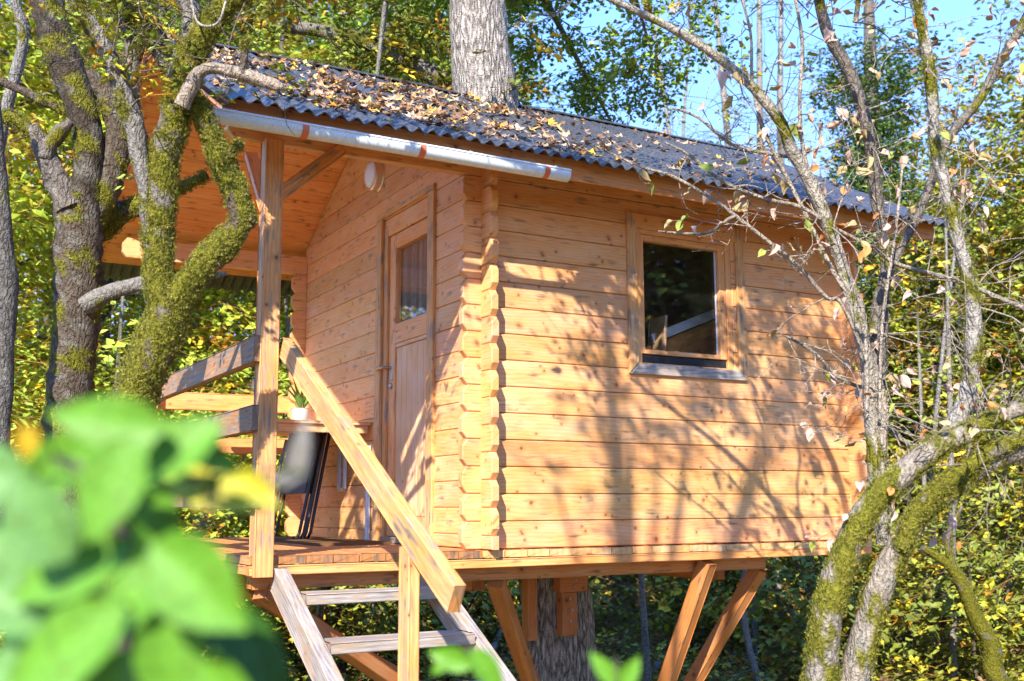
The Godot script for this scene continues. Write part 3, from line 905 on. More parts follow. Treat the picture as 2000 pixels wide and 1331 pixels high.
	for i in 5:
		var x0 := -1.53 + 0.935 * i
		var x1 := x0 + 0.98
		part(roof, "roof_sheet", corrugated(x0, x1, 0.0, 1.24, 0.004 + 0.004 * (i % 2)), M.roof, near_roof)
		part(roof, "roof_sheet", corrugated(x0, x1, 1.12, slope_len, 0.013 + 0.004 * (i % 2)), M.roof, near_roof)
		part(roof, "roof_sheet", corrugated(-x1, -x0, -0.09, slope_len, 0.004 + 0.004 * (i % 2)), M.roof, far_roof)
	for i in 5:      # ridge caps, each lapping the last
		var g := Geo.new()
		var x0 := -1.5 + 0.93 * i
		var apex := EAVE_Y + RISE * (0.5 - RIDGE_Z) + 0.040 + 0.005 * (i % 2)
		for side_ in [1.0, -1.0]:
			var nn := Vector3(0, COSR, SINR * side_)
			var p := [Vector3(x0, apex, RIDGE_Z), Vector3(x0 + 0.98, apex, RIDGE_Z), Vector3(x0 + 0.98, apex - 0.056, RIDGE_Z + 0.11 * side_), Vector3(x0, apex - 0.056, RIDGE_Z + 0.11 * side_)]
			g.quad(p[0], p[1], p[2], p[3], nn)
			g.quad(p[0] - nn * 0.006, p[1] - nn * 0.006, p[2] - nn * 0.006, p[3] - nn * 0.006, -nn)
			g.quad(p[3], p[2], p[2] - nn * 0.006, p[3] - nn * 0.006, Vector3(0, -0.4, side_).normalized())
			g.quad(p[0], p[3], p[3] - nn * 0.006, p[0] - nn * 0.006, Vector3(-1, 0, 0))
		part(roof, "ridge_cap", g.mesh(), M.roof)
	beam(roof, "fascia", Vector3(-1.46, 1.930, 0.405), Vector3(3.03, 1.930, 0.405), 0.115, 0.022, M.wood, Color(0.86, 0.66, 0.5))
	for x in [-0.36, 0.62, 1.52, 2.42]:
		beam(roof, "rafter", Vector3(x, 1.925, 0.385), Vector3(x, 2.12, 0.02), 0.075, 0.05, M.wood, Color(0.9, 0.72, 0.55))
	# front verge boards
	for sgn in [1.0, -1.0]:
		var e_z: float = 0.44 if sgn > 0 else 2.0 * RIDGE_Z - 0.44
		beam(roof, "verge_board", Vector3(-1.462, EAVE_Y + RISE * 0.06 - 0.06, e_z), Vector3(-1.462, EAVE_Y + RISE * (0.5 - RIDGE_Z) - 0.06, RIDGE_Z), 0.07, 0.02, M.wood, Color(0.9, 0.76, 0.62), Vector3(1, 0, 0))
	# --- gutter under the eave of the porch, tied with orange bands
	var gg := Geo.new()
	var ax := Vector3(1, 0.004, 0).normalized()
	var n := 14
	for i in n:
		var t0 := PI + PI * 1.0 * i / n * 1.0 - 0.35 + 0.7 * i / n * 0.0
		var t1 := PI + PI * 1.0 * (i + 1) / n - 0.35
		for q in [[0.037, 1.0], [0.0345, -1.0]]:
			var p0 := Vector3(0, sin(t0) * q[0], -cos(t0) * q[0])
			var p1 := Vector3(0, sin(t1) * q[0], -cos(t1) * q[0])
			var o := Vector3(-1.575, 1.868, 0.505)
			var e := Vector3(0.225, 1.864, 0.505)
			g_quad_smooth(gg, o + p0, e + p0, e + p1, o + p1, p0.normalized() * q[1], p1.normalized() * q[1])
	var gut := part(house, "gutter", gg.mesh(), M.zinc)
	var bead := Geo.new()
	tube_geo(bead, [Vector3(-1.575, 1.868 + sin(PI - 0.35) * 0.037 + 0.002, 0.505 - cos(PI - 0.35) * 0.037), Vector3(0.225, 1.864 + sin(PI - 0.35) * 0.037 + 0.002, 0.505 - cos(PI - 0.35) * 0.037)], 0.006, 8)
	part(gut, "bead", bead.mesh(), M.zinc)
	for x in [-1.575, 0.225]:
		var cg := Geo.new()
		for i in n:
			var t0 := PI + PI * i / n - 0.35
			var t1 := PI + PI * (i + 1) / n - 0.35
			var o := Vector3(x, 1.868, 0.505)
			var nn := Vector3(1 if x > 0 else -1, 0, 0)
			cg.tri(o, o + Vector3(0, sin(t0) * 0.036, -cos(t0) * 0.036), o + Vector3(0, sin(t1) * 0.036, -cos(t1) * 0.036), nn, nn, nn)
		part(gut, "end_cap", cg.mesh(), M.zinc)
	for x in [-1.165, -0.60, 0.075]:
		var bg := Geo.new()
		for i in n + 2:
			var t0 := PI + PI * (i - 1) / n - 0.35
			var t1 := PI + PI * i / n - 0.35
			var p0 := Vector3(0, sin(t0) * 0.0395, -cos(t0) * 0.0395)
			var p1 := Vector3(0, sin(t1) * 0.0395, -cos(t1) * 0.0395)
			var o := Vector3(x, 1.8662, 0.505)
			g_quad_smooth(bg, o + p0, o + p0 + Vector3(0.03, 0, 0), o + p1 + Vector3(0.03, 0, 0), o + p1, p0.normalized(), p1.normalized())
		part(gut, "strap", bg.mesh(), M.band)
	for x in [-1.5, -0.9, -0.3, 0.18]:
		beam(gut, "bracket", Vector3(x, 1.91, 0.47), Vector3(x, 1.85, 0.50), 0.02, 0.02, M.zinc)
	# --- inside: floor is the deck; a pale ladder bed rail and a grey board show through the window
	var bed := thing("bunk_bed", "raised bunk inside the cabin with a pale slanted rail, seen through the window", "bed", Vector3(1.3, 0.0, -0.9))
	beam(bed, "rail", Vector3(0.06, 1.225, 0.55), Vector3(0.95, 1.57, 0.50), 0.055, 0.03, M.white, Color(0.95, 0.97, 1.0))
	beam(bed, "side_board", Vector3(0.04, 1.07, 0.52), Vector3(0.95, 1.42, 0.47), 0.20, 0.02, M.wood, Color(0.9, 0.7, 0.5))
	beam(bed, "post", Vector3(-0.02, 0.0, 0.57), Vector3(0.10, 1.36, 0.57), 0.17, 0.02, M.pale, Color(0.85, 0.88, 0.92), Vector3(0, 0, 1))
	var cur := Geo.new()      # curtain behind the door glass
	for i in 60:
		var za := -1.22 + 0.54 * i / 60.0
		var zb := -1.22 + 0.54 * (i + 1) / 60.0
		var fa := 0.075 + 0.012 * sin(i * 0.9) + 0.004 * sin(i * 2.3)
		var fb := 0.075 + 0.012 * sin((i + 1) * 0.9) + 0.004 * sin((i + 1) * 2.3)
		var nn := Vector3(-(zb - za), 0, fb - fa).normalized()
		cur.quad(Vector3(fa, 1.28, za), Vector3(fb, 1.28, zb), Vector3(fb, 1.88, zb), Vector3(fa, 1.88, za), nn)
		cur.quad(Vector3(fa + 0.002, 1.28, za), Vector3(fb + 0.002, 1.28, zb), Vector3(fb + 0.002, 1.88, zb), Vector3(fa + 0.002, 1.88, za), -nn)
	tag(part(self, "curtain", cur.mesh(), M.cloth), "pleated pale curtain behind the glass of the cabin door", "curtain")

func g_quad_smooth(g: Geo, a: Vector3, b: Vector3, d: Vector3, e: Vector3, n0: Vector3, n1: Vector3) -> void:
	g.tri(a, b, d, n0, n0, n1)
	g.tri(a, d, e, n0, n1, n1)

func build_stairs() -> void:
	var st := thing("staircase", "weathered grey wooden stairs leading up to the porch, with one thick handrail", "staircase")
	var gt := Color(0.92, 0.89, 0.85)
	# stringers run down and out along +z
	for x in [-1.068, -0.345]:
		beam(st, "stringer", Vector3(x, -0.105, 0.066), Vector3(x, -1.60, 2.90), 0.118, 0.064, M.grey, gt)
	for i in 9:
		var y := -0.178 - 0.170 * i
		var z := 0.275 + 0.315 * i
		beam(st, "tread", Vector3(-1.035, y, z), Vector3(-0.378, y, z), 0.048, 0.17, M.grey, Color(0.84, 0.82, 0.78) * rf(0.92, 1.05))
	var hr := Color(1.04, 0.96, 0.84)
	beam(st, "handrail", Vector3(-1.077, 0.950, 0.10), Vector3(-1.077, -0.062, 1.905), 0.100, 0.046, M.half, hr)
	beam(st, "newel_post", Vector3(-1.0775, -1.62, 1.56), Vector3(-1.0775, 0.085, 1.54), 0.085, 0.042, M.half, hr, Vector3(0, 0, 1))

func build_porch_things() -> void:
	# round bulkhead lamp
	var lamp := thing("wall_lamp", "round white wall lamp with chrome rim above the cabin door", "lamp", Vector3(0, 2.355, -1.45))
	var xf := Transform3D(Basis(Vector3(0, 0, 1), Vector3.UP, Vector3(-1, 0, 0)), Vector3.ZERO)
	part(lamp, "rim", lathe([Vector2(0.088, 0.062), Vector2(0.099, 0.06), Vector2(0.103, 0.05), Vector2(0.103, 0.012), Vector2(0.106, 0.004), Vector2(0.106, 0.0)]), M.chrome, xf)
	part(lamp, "diffuser", lathe([Vector2(0.0, 0.088), Vector2(0.03, 0.086), Vector2(0.06, 0.078), Vector2(0.08, 0.067), Vector2(0.088, 0.058)]), M.opal, xf)
	# wall table
	var tb := thing("wall_table", "narrow white-edged table fixed to the porch wall beside the door", "table")
	part(tb, "tabletop", timber(0.62, 0.022, 1.30, 0.003, Color(1.25, 1.22, 1.18)), M.pale, Transform3D(Basis(), Vector3(-0.625, 0.735, -2.15)))
	part(tb, "apron", timber(0.58, 0.05, 0.02, 0.002, Color(1.05, 0.95, 0.85)), M.pale, Transform3D(Basis(), Vector3(-0.60, 0.698, -1.53)))
	beam(tb, "leg", Vector3(-0.02, 0.0, -1.50), Vector3(-0.02, 0.60, -1.50), 0.03, 0.025, M.zinc, Color(1.1, 1.1, 1.12), Vector3(0, 0, 1))
	beam(tb, "bracket", Vector3(-0.02, 0.33, -1.92), Vector3(-0.02, 0.72, -1.92), 0.03, 0.02, M.white, Color.WHITE, Vector3(0, 0, 1))
	beam(tb, "bracket", Vector3(-0.02, 0.33, -2.02), Vector3(-0.02, 0.72, -2.02), 0.03, 0.02, M.white, Color.WHITE, Vector3(0, 0, 1))
	beam(tb, "bracket", Vector3(-0.02, 0.33, -1.92), Vector3(-0.02, 0.33, -2.02), 0.03, 0.02, M.white, Color.WHITE)
	beam(tb, "bracket", Vector3(-0.02, 0.70, -1.97), Vector3(-0.50, 0.71, -1.97), 0.025, 0.02, M.white, Color.WHITE)
	# potted plant
	var pl := thing("potted_plant", "small spiky green plant in a pale grey pot on the porch table", "plant", Vector3(-0.30, 0.747, -2.02))
	var px := Transform3D(Basis(Vector3(1, 0, 0), Vector3(0, 0, 1), Vector3(0, 1, 0)), Vector3.ZERO)
	part(pl, "pot", lathe([Vector2(0.0, 0.0), Vector2(0.045, 0.0), Vector2(0.062, 0.11), Vector2(0.066, 0.115), Vector2(0.060, 0.115), Vector2(0.054, 0.10), Vector2(0.0, 0.10)], 28), M.pot, px)
	for i in 16:
		var a := i * 2.4
		var g := Geo.new()
		var d := Vector3(cos(a), rf(1.2, 3.2), sin(a)).normalized()
		leaf_geo(g, Vector3(cos(a) * 0.012, 0.10, sin(a) * 0.012), d, (Vector3.UP - d * d.y + Vector3(cos(a), 0, sin(a)) * -0.1).normalized(), rf(0.16, 0.28), 0.026, Color(0.09, 0.16, 0.03) * rf(0.8, 1.3), 0.25, 0.25)
		part(pl, "leaf", g.mesh(), M.leaf)
	# two folded chairs leaning at the wall under the table
	for i in 2:
		var chair := thing("folding_chair", ["black folding chair leaning folded against the porch wall, the nearer one", "black folded chair leaning behind the other one on the porch"][i], "chair", Vector3(-0.42 + 0.07 * i, 0.0, -1.95 - 0.12 * i), "folded chairs on the porch")
		chair.rotation = Vector3(0, 0.25, 0)
		for k in 2:
			var g := Geo.new()
			var x := -0.03 + 0.05 * k
			var top := 0.66 if k == 0 else 0.72
			tube_geo(g, [Vector3(x + 0.16, top, 0.20), Vector3(x + 0.02, 0.05, 0.205), Vector3(x + 0.005, 0.018, 0.20), Vector3(x, 0.012, 0.17), Vector3(x, 0.012, -0.17), Vector3(x + 0.005, 0.018, -0.20), Vector3(x + 0.02, 0.05, -0.205), Vector3(x + 0.16, top, -0.20)], 0.011, 8)
			part(chair, "leg_frame", g.mesh(), M.black)
		part(chair, "seat", timber(0.36, 0.30, 0.022, 0.006, Color(1.2, 1.2, 1.2)), M.black, Transform3D(Basis(Vector3(0.24, 0.97, 0).normalized(), Vector3(0, 0, 1), Vector3(0.97, -0.24, 0).normalized()), Vector3(0.07, 0.30, 0)))
		part(chair, "backrest", timber(0.12, 0.38, 0.015, 0.005, Color(1.2, 1.2, 1.2)), M.black, Transform3D(Basis(Vector3(0.24, 0.97, 0).normalized(), Vector3(0, 0, 1), Vector3(0.97, -0.24, 0).normalized()), Vector3(0.12, 0.58, 0)))
	# door mat
	var mg := Geo.new()
	var c := [Vector3(-0.52, 0.012, -1.95), Vector3(-0.06, 0.012, -1.95), Vector3(-0.06, 0.012, -1.02), Vector3(-0.52, 0.012, -1.02)]
	mg.quad(c[0], c[1], c[2], c[3], Vector3.UP)
	for i in 4:
		var a: Vector3 = c[i]
		var b: Vector3 = c[(i + 1) % 4]
		var o := ((a + b) / 2 - Vector3(-0.29, 0.012, -1.48)).normalized()
		mg.quad(a, b, b - Vector3(0, 0.014, 0), a - Vector3(0, 0.014, 0), o)
	tag(part(self, "door_mat", mg.mesh(), M.coir), "brown coir door mat lying on the porch boards", "door mat")

func scatter_roof() -> void:
	var mesh_list: Array = []
	for k in 4:
		var g := Geo.new()
		for i in 5:      # a lobed, curled dry leaf: five lobes round the stalk
			var a := -1.35 + 0.675 * i
			var d := Vector3(cos(a), rf(-0.1, 0.45), sin(a)).normalized()
			var nn := (Vector3.UP - d * d.y).normalized()
			leaf_geo(g, Vector3(-0.012, 0, 0), d, nn, rf(0.034, 0.05) * (1.15 if i == 2 else 0.95), 0.026, Color.WHITE * rf(0.85, 1.15), 0.1, rf(-0.5, 0.3))
		mesh_list.append(g.mesh())
	var brown := [Color(0.26, 0.14, 0.07), Color(0.40, 0.26, 0.15), Color(0.34, 0.19, 0.09), Color(0.19, 0.11, 0.06), Color(0.46, 0.32, 0.21)]
	var bright := [Color(0.62, 0.40, 0.05), Color(0.60, 0.30, 0.04), Color(0.55, 0.44, 0.12), Color(0.60, 0.42, 0.20)]
	var places: Array = [[], [], [], []]
	var tints: Array = [[], [], [], []]
	var singles := 0
	for i in 6500:
		var x := rf(-1.5, 3.0)
		var s := rf(0.03, 2.1)
		var d := clampf(1.25 - absf(x + 0.45) * 0.72, 0.0, 1.0) * smoothstep(0.0, 0.35, s) * (1.0 - smoothstep(1.2, 2.1, s) * 0.7)
		d *= clampf(0.62 + 2.0 * lump.get_noise_2d(x * 2.6, s * 2.6 + 7.0), 0.0, 1.0)
		if x > 0.9:
			d = maxf(d, 0.16 * clampf(lump.get_noise_2d(x * 3.0 + 20.0, s * 5.0) * 3.0 - 0.15, 0.0, 1.0))
		if rng.randf() > d * 0.80:
			continue
		var y := 0.012 + 0.0125 * sin(TAU * x / 0.0765) + rf(0.0, 0.014) + (0.012 if s > 1.12 else 0.0)
		var w := Vector3(x, EAVE_Y + s * SINR, 0.5 - s * COSR) + Vector3(0, COSR, SINR) * y
		var b := Basis(Vector3(1, 0, 0), 0.494) * Basis(Vector3.UP, rf(0, TAU)) * Basis(Vector3(1, 0, 0), rf(-0.5, 0.5)) * Basis.from_scale(Vector3.ONE * rf(0.7, 1.25))
		var k := rng.randi() % 4
		if singles < 150 and rng.randf() < 0.16:
			singles += 1
			var o := part(self, "fallen_leaf", mesh_list[k], M["fallen%d" % (rng.randi() % 4)], Transform3D(b, w))
			tag(o, "yellow or orange fallen leaf lying on the dark corrugated roof", "leaf", "bright fallen leaves on the roof")
		else:
			places[k].append(Transform3D(b, w))
			tints[k].append(brown[rng.randi() % 5] * rf(0.7, 1.25))
	for k in 4:
		var o := stuff(self, "leaf_litter", mesh_list[k], M.dry, places[k], tints[k])
		tag(o, "loose layer of brown dry leaves covering the roof above the porch", "fallen leaves", "brown leaf litter on the roof")

func build_old_trees() -> void:
	var bark := Color(0.15, 0.115, 0.085)
	var grey := Color(0.30, 0.275, 0.24)
	var moss := Color(0.21, 0.20, 0.02)
	var none: Array = []
	var t0 := [Vector4(-2.39, 2.02, 0.07, 0.033), Vector4(-2.34, 1.70, 0.04, 0.037), Vector4(-2.30, 1.42, 0.02, 0.039), Vector4(-2.26, 1.15, -0.01, 0.041), Vector4(-2.25, 0.85, -0.05, 0.039), Vector4(-2.24, 0.52, -0.10, 0.039), Vector4(-2.23, 0.20, -0.15, 0.043), Vector4(-2.35, -1.70, 0.00, 0.050)]
	var t1 := [Vector4(-1.99, 1.62, -0.18, 0.098), Vector4(-1.97, 1.51, -0.18, 0.105), Vector4(-1.96, 1.35, -0.21, 0.100), Vector4(-1.95, 1.12, -0.24, 0.103), Vector4(-1.95, 0.89, -0.28, 0.100), Vector4(-1.95, 0.73, -0.31, 0.107), Vector4(-1.93, 0.48, -0.34, 0.114), Vector4(-1.91, 0.20, -0.38, 0.117), Vector4(-1.98, -1.70, -0.20, 0.160)]
	var t1a := [Vector4(-1.96, 1.51, -0.18, 0.086), Vector4(-1.95, 1.72, -0.14, 0.070), Vector4(-1.96, 1.91, -0.12, 0.068), Vector4(-2.02, 2.09, -0.12, 0.072), Vector4(-2.10, 2.28, -0.13, 0.077), Vector4(-2.15, 2.44, -0.13, 0.072), Vector4(-2.20, 2.65, -0.12, 0.068), Vector4(-2.28, 2.97, -0.11, 0.058), Vector4(-2.37, 3.38, -0.09, 0.047)]
	var t1b := [Vector4(-1.94, 1.50, -0.23, 0.078), Vector4(-1.88, 1.62, -0.17, 0.071), Vector4(-1.84, 1.76, -0.13, 0.061), Vector4(-1.83, 1.90, -0.10, 0.057), Vector4(-1.87, 2.05, -0.10, 0.052), Vector4(-1.93, 2.14, -0.12, 0.045), Vector4(-2.02, 2.24, -0.15, 0.035)]
	var t1c := [Vector4(-2.01, 1.55, -0.14, 0.069), Vector4(-2.09, 1.71, -0.16, 0.053), Vector4(-2.14, 1.82, -0.17, 0.046), Vector4(-2.19, 1.92, -0.18, 0.028)]
	var t1c2 := [Vector4(-2.13, 1.77, -0.14, 0.034), Vector4(-2.12, 1.82, -0.12, 0.037), Vector4(-2.08, 1.88, -0.09, 0.034), Vector4(-2.04, 1.93, -0.06, 0.018)]
	var t1d := [Vector4(-2.16, 1.87, -0.17, 0.025), Vector4(-2.26, 1.95, -0.21, 0.030), Vector4(-2.36, 1.97, -0.27, 0.028), Vector4(-2.50, 2.03, -0.34, 0.023)]
	var t1e := [Vector4(-1.89, 1.50, -0.32, 0.072), Vector4(-1.79, 1.58, -0.25, 0.055), Vector4(-1.71, 1.62, -0.20, 0.043), Vector4(-1.61, 1.66, -0.13, 0.031), Vector4(-1.53, 1.71, -0.08, 0.026), Vector4(-1.44, 1.76, -0.02, 0.022)]
	var t1f := [Vector4(-1.93, 1.12, -0.17, 0.051), Vector4(-1.82, 1.18, -0.10, 0.035), Vector4(-1.68, 1.22, -0.02, 0.032), Vector4(-1.54, 1.23, 0.06, 0.023), Vector4(-1.38, 1.26, 0.16, 0.010)]
	var t1g := [Vector4(-1.98, 1.99, -0.17, 0.024), Vector4(-2.13, 2.06, -0.24, 0.021), Vector4(-2.24, 2.12, -0.29, 0.019), Vector4(-2.37, 2.18, -0.35, 0.019)]
	var t3 := [Vector4(-2.32, 2.87, -0.67, 0.023), Vector4(-2.26, 2.69, -0.67, 0.025), Vector4(-2.22, 2.54, -0.67, 0.025), Vector4(-2.23, 2.41, -0.70, 0.028), Vector4(-2.27, 2.16, -0.76, 0.031), Vector4(-2.29, 1.96, -0.81, 0.031), Vector4(-2.32, 1.66, -0.88, 0.033), Vector4(-2.35, 1.16, -0.98, 0.038), Vector4(-2.37, 0.45, -1.12, 0.043), Vector4(-2.60, -1.70, -0.60, 0.050)]
	var t2 := [Vector4(-1.70, 1.05, 0.58, 0.076), Vector4(-1.72, 0.93, 0.55, 0.086), Vector4(-1.76, 0.81, 0.51, 0.082), Vector4(-1.79, 0.69, 0.47, 0.086), Vector4(-1.82, 0.51, 0.42, 0.088), Vector4(-1.84, 0.30, 0.37, 0.092), Vector4(-1.87, -1.70, 0.50, 0.130)]
	var t2b := [Vector4(-1.71, 0.99, 0.57, 0.061), Vector4(-1.75, 1.13, 0.57, 0.053), Vector4(-1.76, 1.28, 0.58, 0.053), Vector4(-1.76, 1.42, 0.61, 0.057), Vector4(-1.77, 1.56, 0.63, 0.057), Vector4(-1.75, 1.70, 0.66, 0.059), Vector4(-1.73, 1.84, 0.70, 0.061), Vector4(-1.71, 1.99, 0.74, 0.066), Vector4(-1.68, 2.09, 0.77, 0.059)]
	var t2r := [Vector4(-1.70, 2.02, 0.81, 0.051), Vector4(-1.65, 2.12, 0.85, 0.045), Vector4(-1.59, 2.19, 0.90, 0.036), Vector4(-1.52, 2.24, 0.94, 0.032), Vector4(-1.41, 2.38, 1.03, 0.026)]
	var t2l := [Vector4(-1.69, 2.05, 0.76, 0.047), Vector4(-1.71, 2.17, 0.77, 0.041), Vector4(-1.74, 2.27, 0.77, 0.037), Vector4(-1.79, 2.47, 0.77, 0.031), Vector4(-1.83, 2.75, 0.80, 0.025)]
	var t2a := [Vector4(-1.70, 0.92, 0.50, 0.048), Vector4(-1.72, 1.06, 0.53, 0.045), Vector4(-1.77, 1.24, 0.55, 0.041), Vector4(-1.80, 1.36, 0.57, 0.037), Vector4(-1.82, 1.48, 0.60, 0.035), Vector4(-1.86, 1.61, 0.62, 0.037), Vector4(-1.89, 1.73, 0.64, 0.039), Vector4(-1.94, 1.84, 0.65, 0.036), Vector4(-1.99, 1.96, 0.66, 0.034), Vector4(-2.05, 2.06, 0.66, 0.032), Vector4(-2.11, 2.14, 0.66, 0.030), Vector4(-2.16, 2.26, 0.67, 0.028), Vector4(-2.21, 2.41, 0.68, 0.024)]
	var t2c := [Vector4(-1.71, 0.99, 0.57, 0.061), Vector4(-1.64, 1.11, 0.62, 0.053), Vector4(-1.58, 1.20, 0.68, 0.057), Vector4(-1.51, 1.28, 0.72, 0.055), Vector4(-1.46, 1.37, 0.77, 0.041)]
	var t2d := [Vector4(-1.47, 1.34, 0.76, 0.049), Vector4(-1.51, 1.48, 0.76, 0.047), Vector4(-1.56, 1.58, 0.75, 0.045), Vector4(-1.60, 1.68, 0.74, 0.043), Vector4(-1.64, 1.77, 0.74, 0.037), Vector4(-1.68, 1.84, 0.72, 0.031), Vector4(-1.73, 1.89, 0.71, 0.025)]
	var t2s := [Vector4(-1.56, 1.59, 0.77, 0.020), Vector4(-1.53, 1.63, 0.80, 0.014), Vector4(-1.51, 1.65, 0.81, 0.006)]
	var t2e := [Vector4(-1.74, 1.77, 0.80, 0.030), Vector4(-1.71, 1.85, 0.83, 0.030), Vector4(-1.69, 1.90, 0.85, 0.026), Vector4(-1.64, 1.92, 0.88, 0.022), Vector4(-1.56, 1.90, 0.92, 0.024), Vector4(-1.49, 1.88, 0.95, 0.026), Vector4(-1.42, 1.85, 0.99, 0.022), Vector4(-1.40, 1.84, 1.00, 0.008)]
	var t2v := [Vector4(-1.54, 1.89, 0.94, 0.016), Vector4(-1.54, 1.96, 0.95, 0.014), Vector4(-1.54, 2.02, 0.96, 0.005)]
	var t2w := [Vector4(-1.74, 1.79, 0.78, 0.022), Vector4(-1.69, 1.89, 0.82, 0.016), Vector4(-1.65, 1.96, 0.86, 0.006)]
	var t2f := [Vector4(-1.72, 1.88, 0.65, 0.033), Vector4(-1.79, 2.03, 0.64, 0.039), Vector4(-1.83, 2.12, 0.63, 0.044), Vector4(-1.89, 2.19, 0.61, 0.041), Vector4(-1.95, 2.24, 0.58, 0.037), Vector4(-2.02, 2.31, 0.56, 0.035), Vector4(-2.12, 2.44, 0.53, 0.031)]
	var t2g := [Vector4(-1.87, 1.76, 0.55, 0.023), Vector4(-1.88, 1.88, 0.56, 0.023), Vector4(-1.90, 2.03, 0.58, 0.023), Vector4(-1.93, 2.15, 0.58, 0.021), Vector4(-1.96, 2.25, 0.58, 0.019), Vector4(-2.01, 2.38, 0.58, 0.017)]
	var vine := [Vector4(-1.76, 2.22, 0.92, 0.005), Vector4(-1.73, 2.10, 0.92, 0.005), Vector4(-1.70, 2.06, 0.93, 0.005), Vector4(-1.65, 2.07, 0.96, 0.005), Vector4(-1.63, 2.14, 0.98, 0.005), Vector4(-1.62, 2.22, 1.00, 0.005)]
	var a := thing("slim_tree", "slim grey trunk at the left edge of the frame, standing alone", "tree")
	limb(a, "trunk", t0, 12, 0.18, Color(0.17, 0.155, 0.14), moss, 0.12)
	var b := thing("mossy_tree", "old gnarled tree with dark mossy trunk and a hole, left of the forked one", "tree")
	var skin: Array = []
	limb(b, "trunk", t1, 18, 0.22, bark, moss, 0.38, skin, 6)
	limb(b, "limb", t1a, 16, 0.22, Color(0.09, 0.07, 0.05), moss, 0.42, skin)
	limb(b, "limb", t1b, 14, 0.22, bark, moss, 0.50, skin)
	limb(b, "broken_limb", t1c, 14, 0.26, Color(0.25, 0.21, 0.18), moss, 0.02, none)
	limb(b, "broken_limb", t1c2, 12, 0.26, Color(0.21, 0.17, 0.15), moss, 0.02, none)
	limb(b, "limb", t1d, 10, 0.2, Color(0.13, 0.12, 0.08), moss, 0.55, skin)
	limb(b, "limb", t1e, 12, 0.24, bark, moss, 0.42, skin)
	limb(b, "broken_limb", t1f, 12, 0.24, grey, moss, 0.10, none)
	limb(b, "limb", t1g, 10, 0.18, bark, moss, 0.3, skin)
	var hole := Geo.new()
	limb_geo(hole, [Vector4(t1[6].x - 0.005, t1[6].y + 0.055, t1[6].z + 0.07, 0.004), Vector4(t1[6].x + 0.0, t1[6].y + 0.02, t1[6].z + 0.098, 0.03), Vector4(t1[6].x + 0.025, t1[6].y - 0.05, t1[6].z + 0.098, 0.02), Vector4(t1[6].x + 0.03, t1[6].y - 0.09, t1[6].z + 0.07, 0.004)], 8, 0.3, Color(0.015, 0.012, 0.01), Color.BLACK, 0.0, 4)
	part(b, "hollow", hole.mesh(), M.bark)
	moss_tufts(b, skin, 0.9, 0.95)
	var g := Geo.new()
	grow_twigs(g, t1a, 14, 0.5, 0.004, Color(0.2, 0.17, 0.14))
	grow_twigs(g, t1d, 8, 0.4, 0.004, Color(0.2, 0.17, 0.14))
	part(b, "twigs", g.mesh(), M.bark).set_meta("kind", "stuff")
	var t := thing("slim_tree", "pale leaning stem behind the hollow mossy tree, cut by the left frame edge", "tree")
	limb(t, "trunk", t3, 10, 0.15, Color(0.34, 0.32, 0.30), moss, 0.1)
	# the forked tree beside the porch
	var f := thing("mossy_tree", "moss-covered forked tree standing in front of the porch corner and gutter", "tree")
	var fs: Array = []
	limb(f, "trunk", t2, 18, 0.24, bark, moss, 0.72, fs, 6)
	limb(f, "limb", t2b, 16, 0.22, Color(0.24, 0.21, 0.17), moss, 0.80, fs, 6)
	limb(f, "limb", t2r, 14, 0.22, bark, moss, 0.70, fs)
	limb(f, "limb", t2l, 12, 0.2, grey, moss, 0.45, fs)
	limb(f, "limb", t2a, 14, 0.2, grey, moss, 0.36, fs)
	limb(f, "limb", t2c, 14, 0.24, bark, moss, 0.72, fs, 6)
	limb(f, "limb", t2d, 14, 0.24, bark, moss, 0.74, fs, 6)
	limb(f, "stub", t2s, 8, 0.3, bark, moss, 0.5, fs)
	limb(f, "broken_limb", t2e, 12, 0.22, Color(0.45, 0.36, 0.28), moss, 0.12, fs)
	limb(f, "stub", t2v, 8, 0.3, bark, moss, 0.5, fs)
	limb(f, "stub", t2w, 8, 0.25, Color(0.34, 0.19, 0.11), moss, 0.0, none)
	limb(f, "limb", t2f, 14, 0.22, Color(0.12, 0.10, 0.08), moss, 0.6, fs)
	limb(f, "limb", t2g, 10, 0.18, grey, moss, 0.15, fs)
	limb(f, "vine", vine, 6, 0.05, Color(0.55, 0.50, 0.42), moss, 0.0, none)
	moss_tufts(f, fs, 1.0, 1.0)
	var lt := Geo.new()
	var lp: Array = []
	var lc: Array = []
	for q in [t2r, t2l, t2f, t2a.slice(6), t2g]:
		for tip in grow_twigs(lt, q, 14, 0.5, 0.004, Color(0.24, 0.20, 0.16)):
			if rng.randf() < 0.16:
				lp.append(Transform3D(any_basis(rf(0.35, 0.6)), tip[0]))
				lc.append(tone(Color(0.28, 0.36, 0.05), 0.25))
	part(f, "twigs", lt.mesh(), M.bark).set_meta("kind", "stuff")
	stuff(f, "leaves", broad_clusters[2], M.leaf, lp, lc)
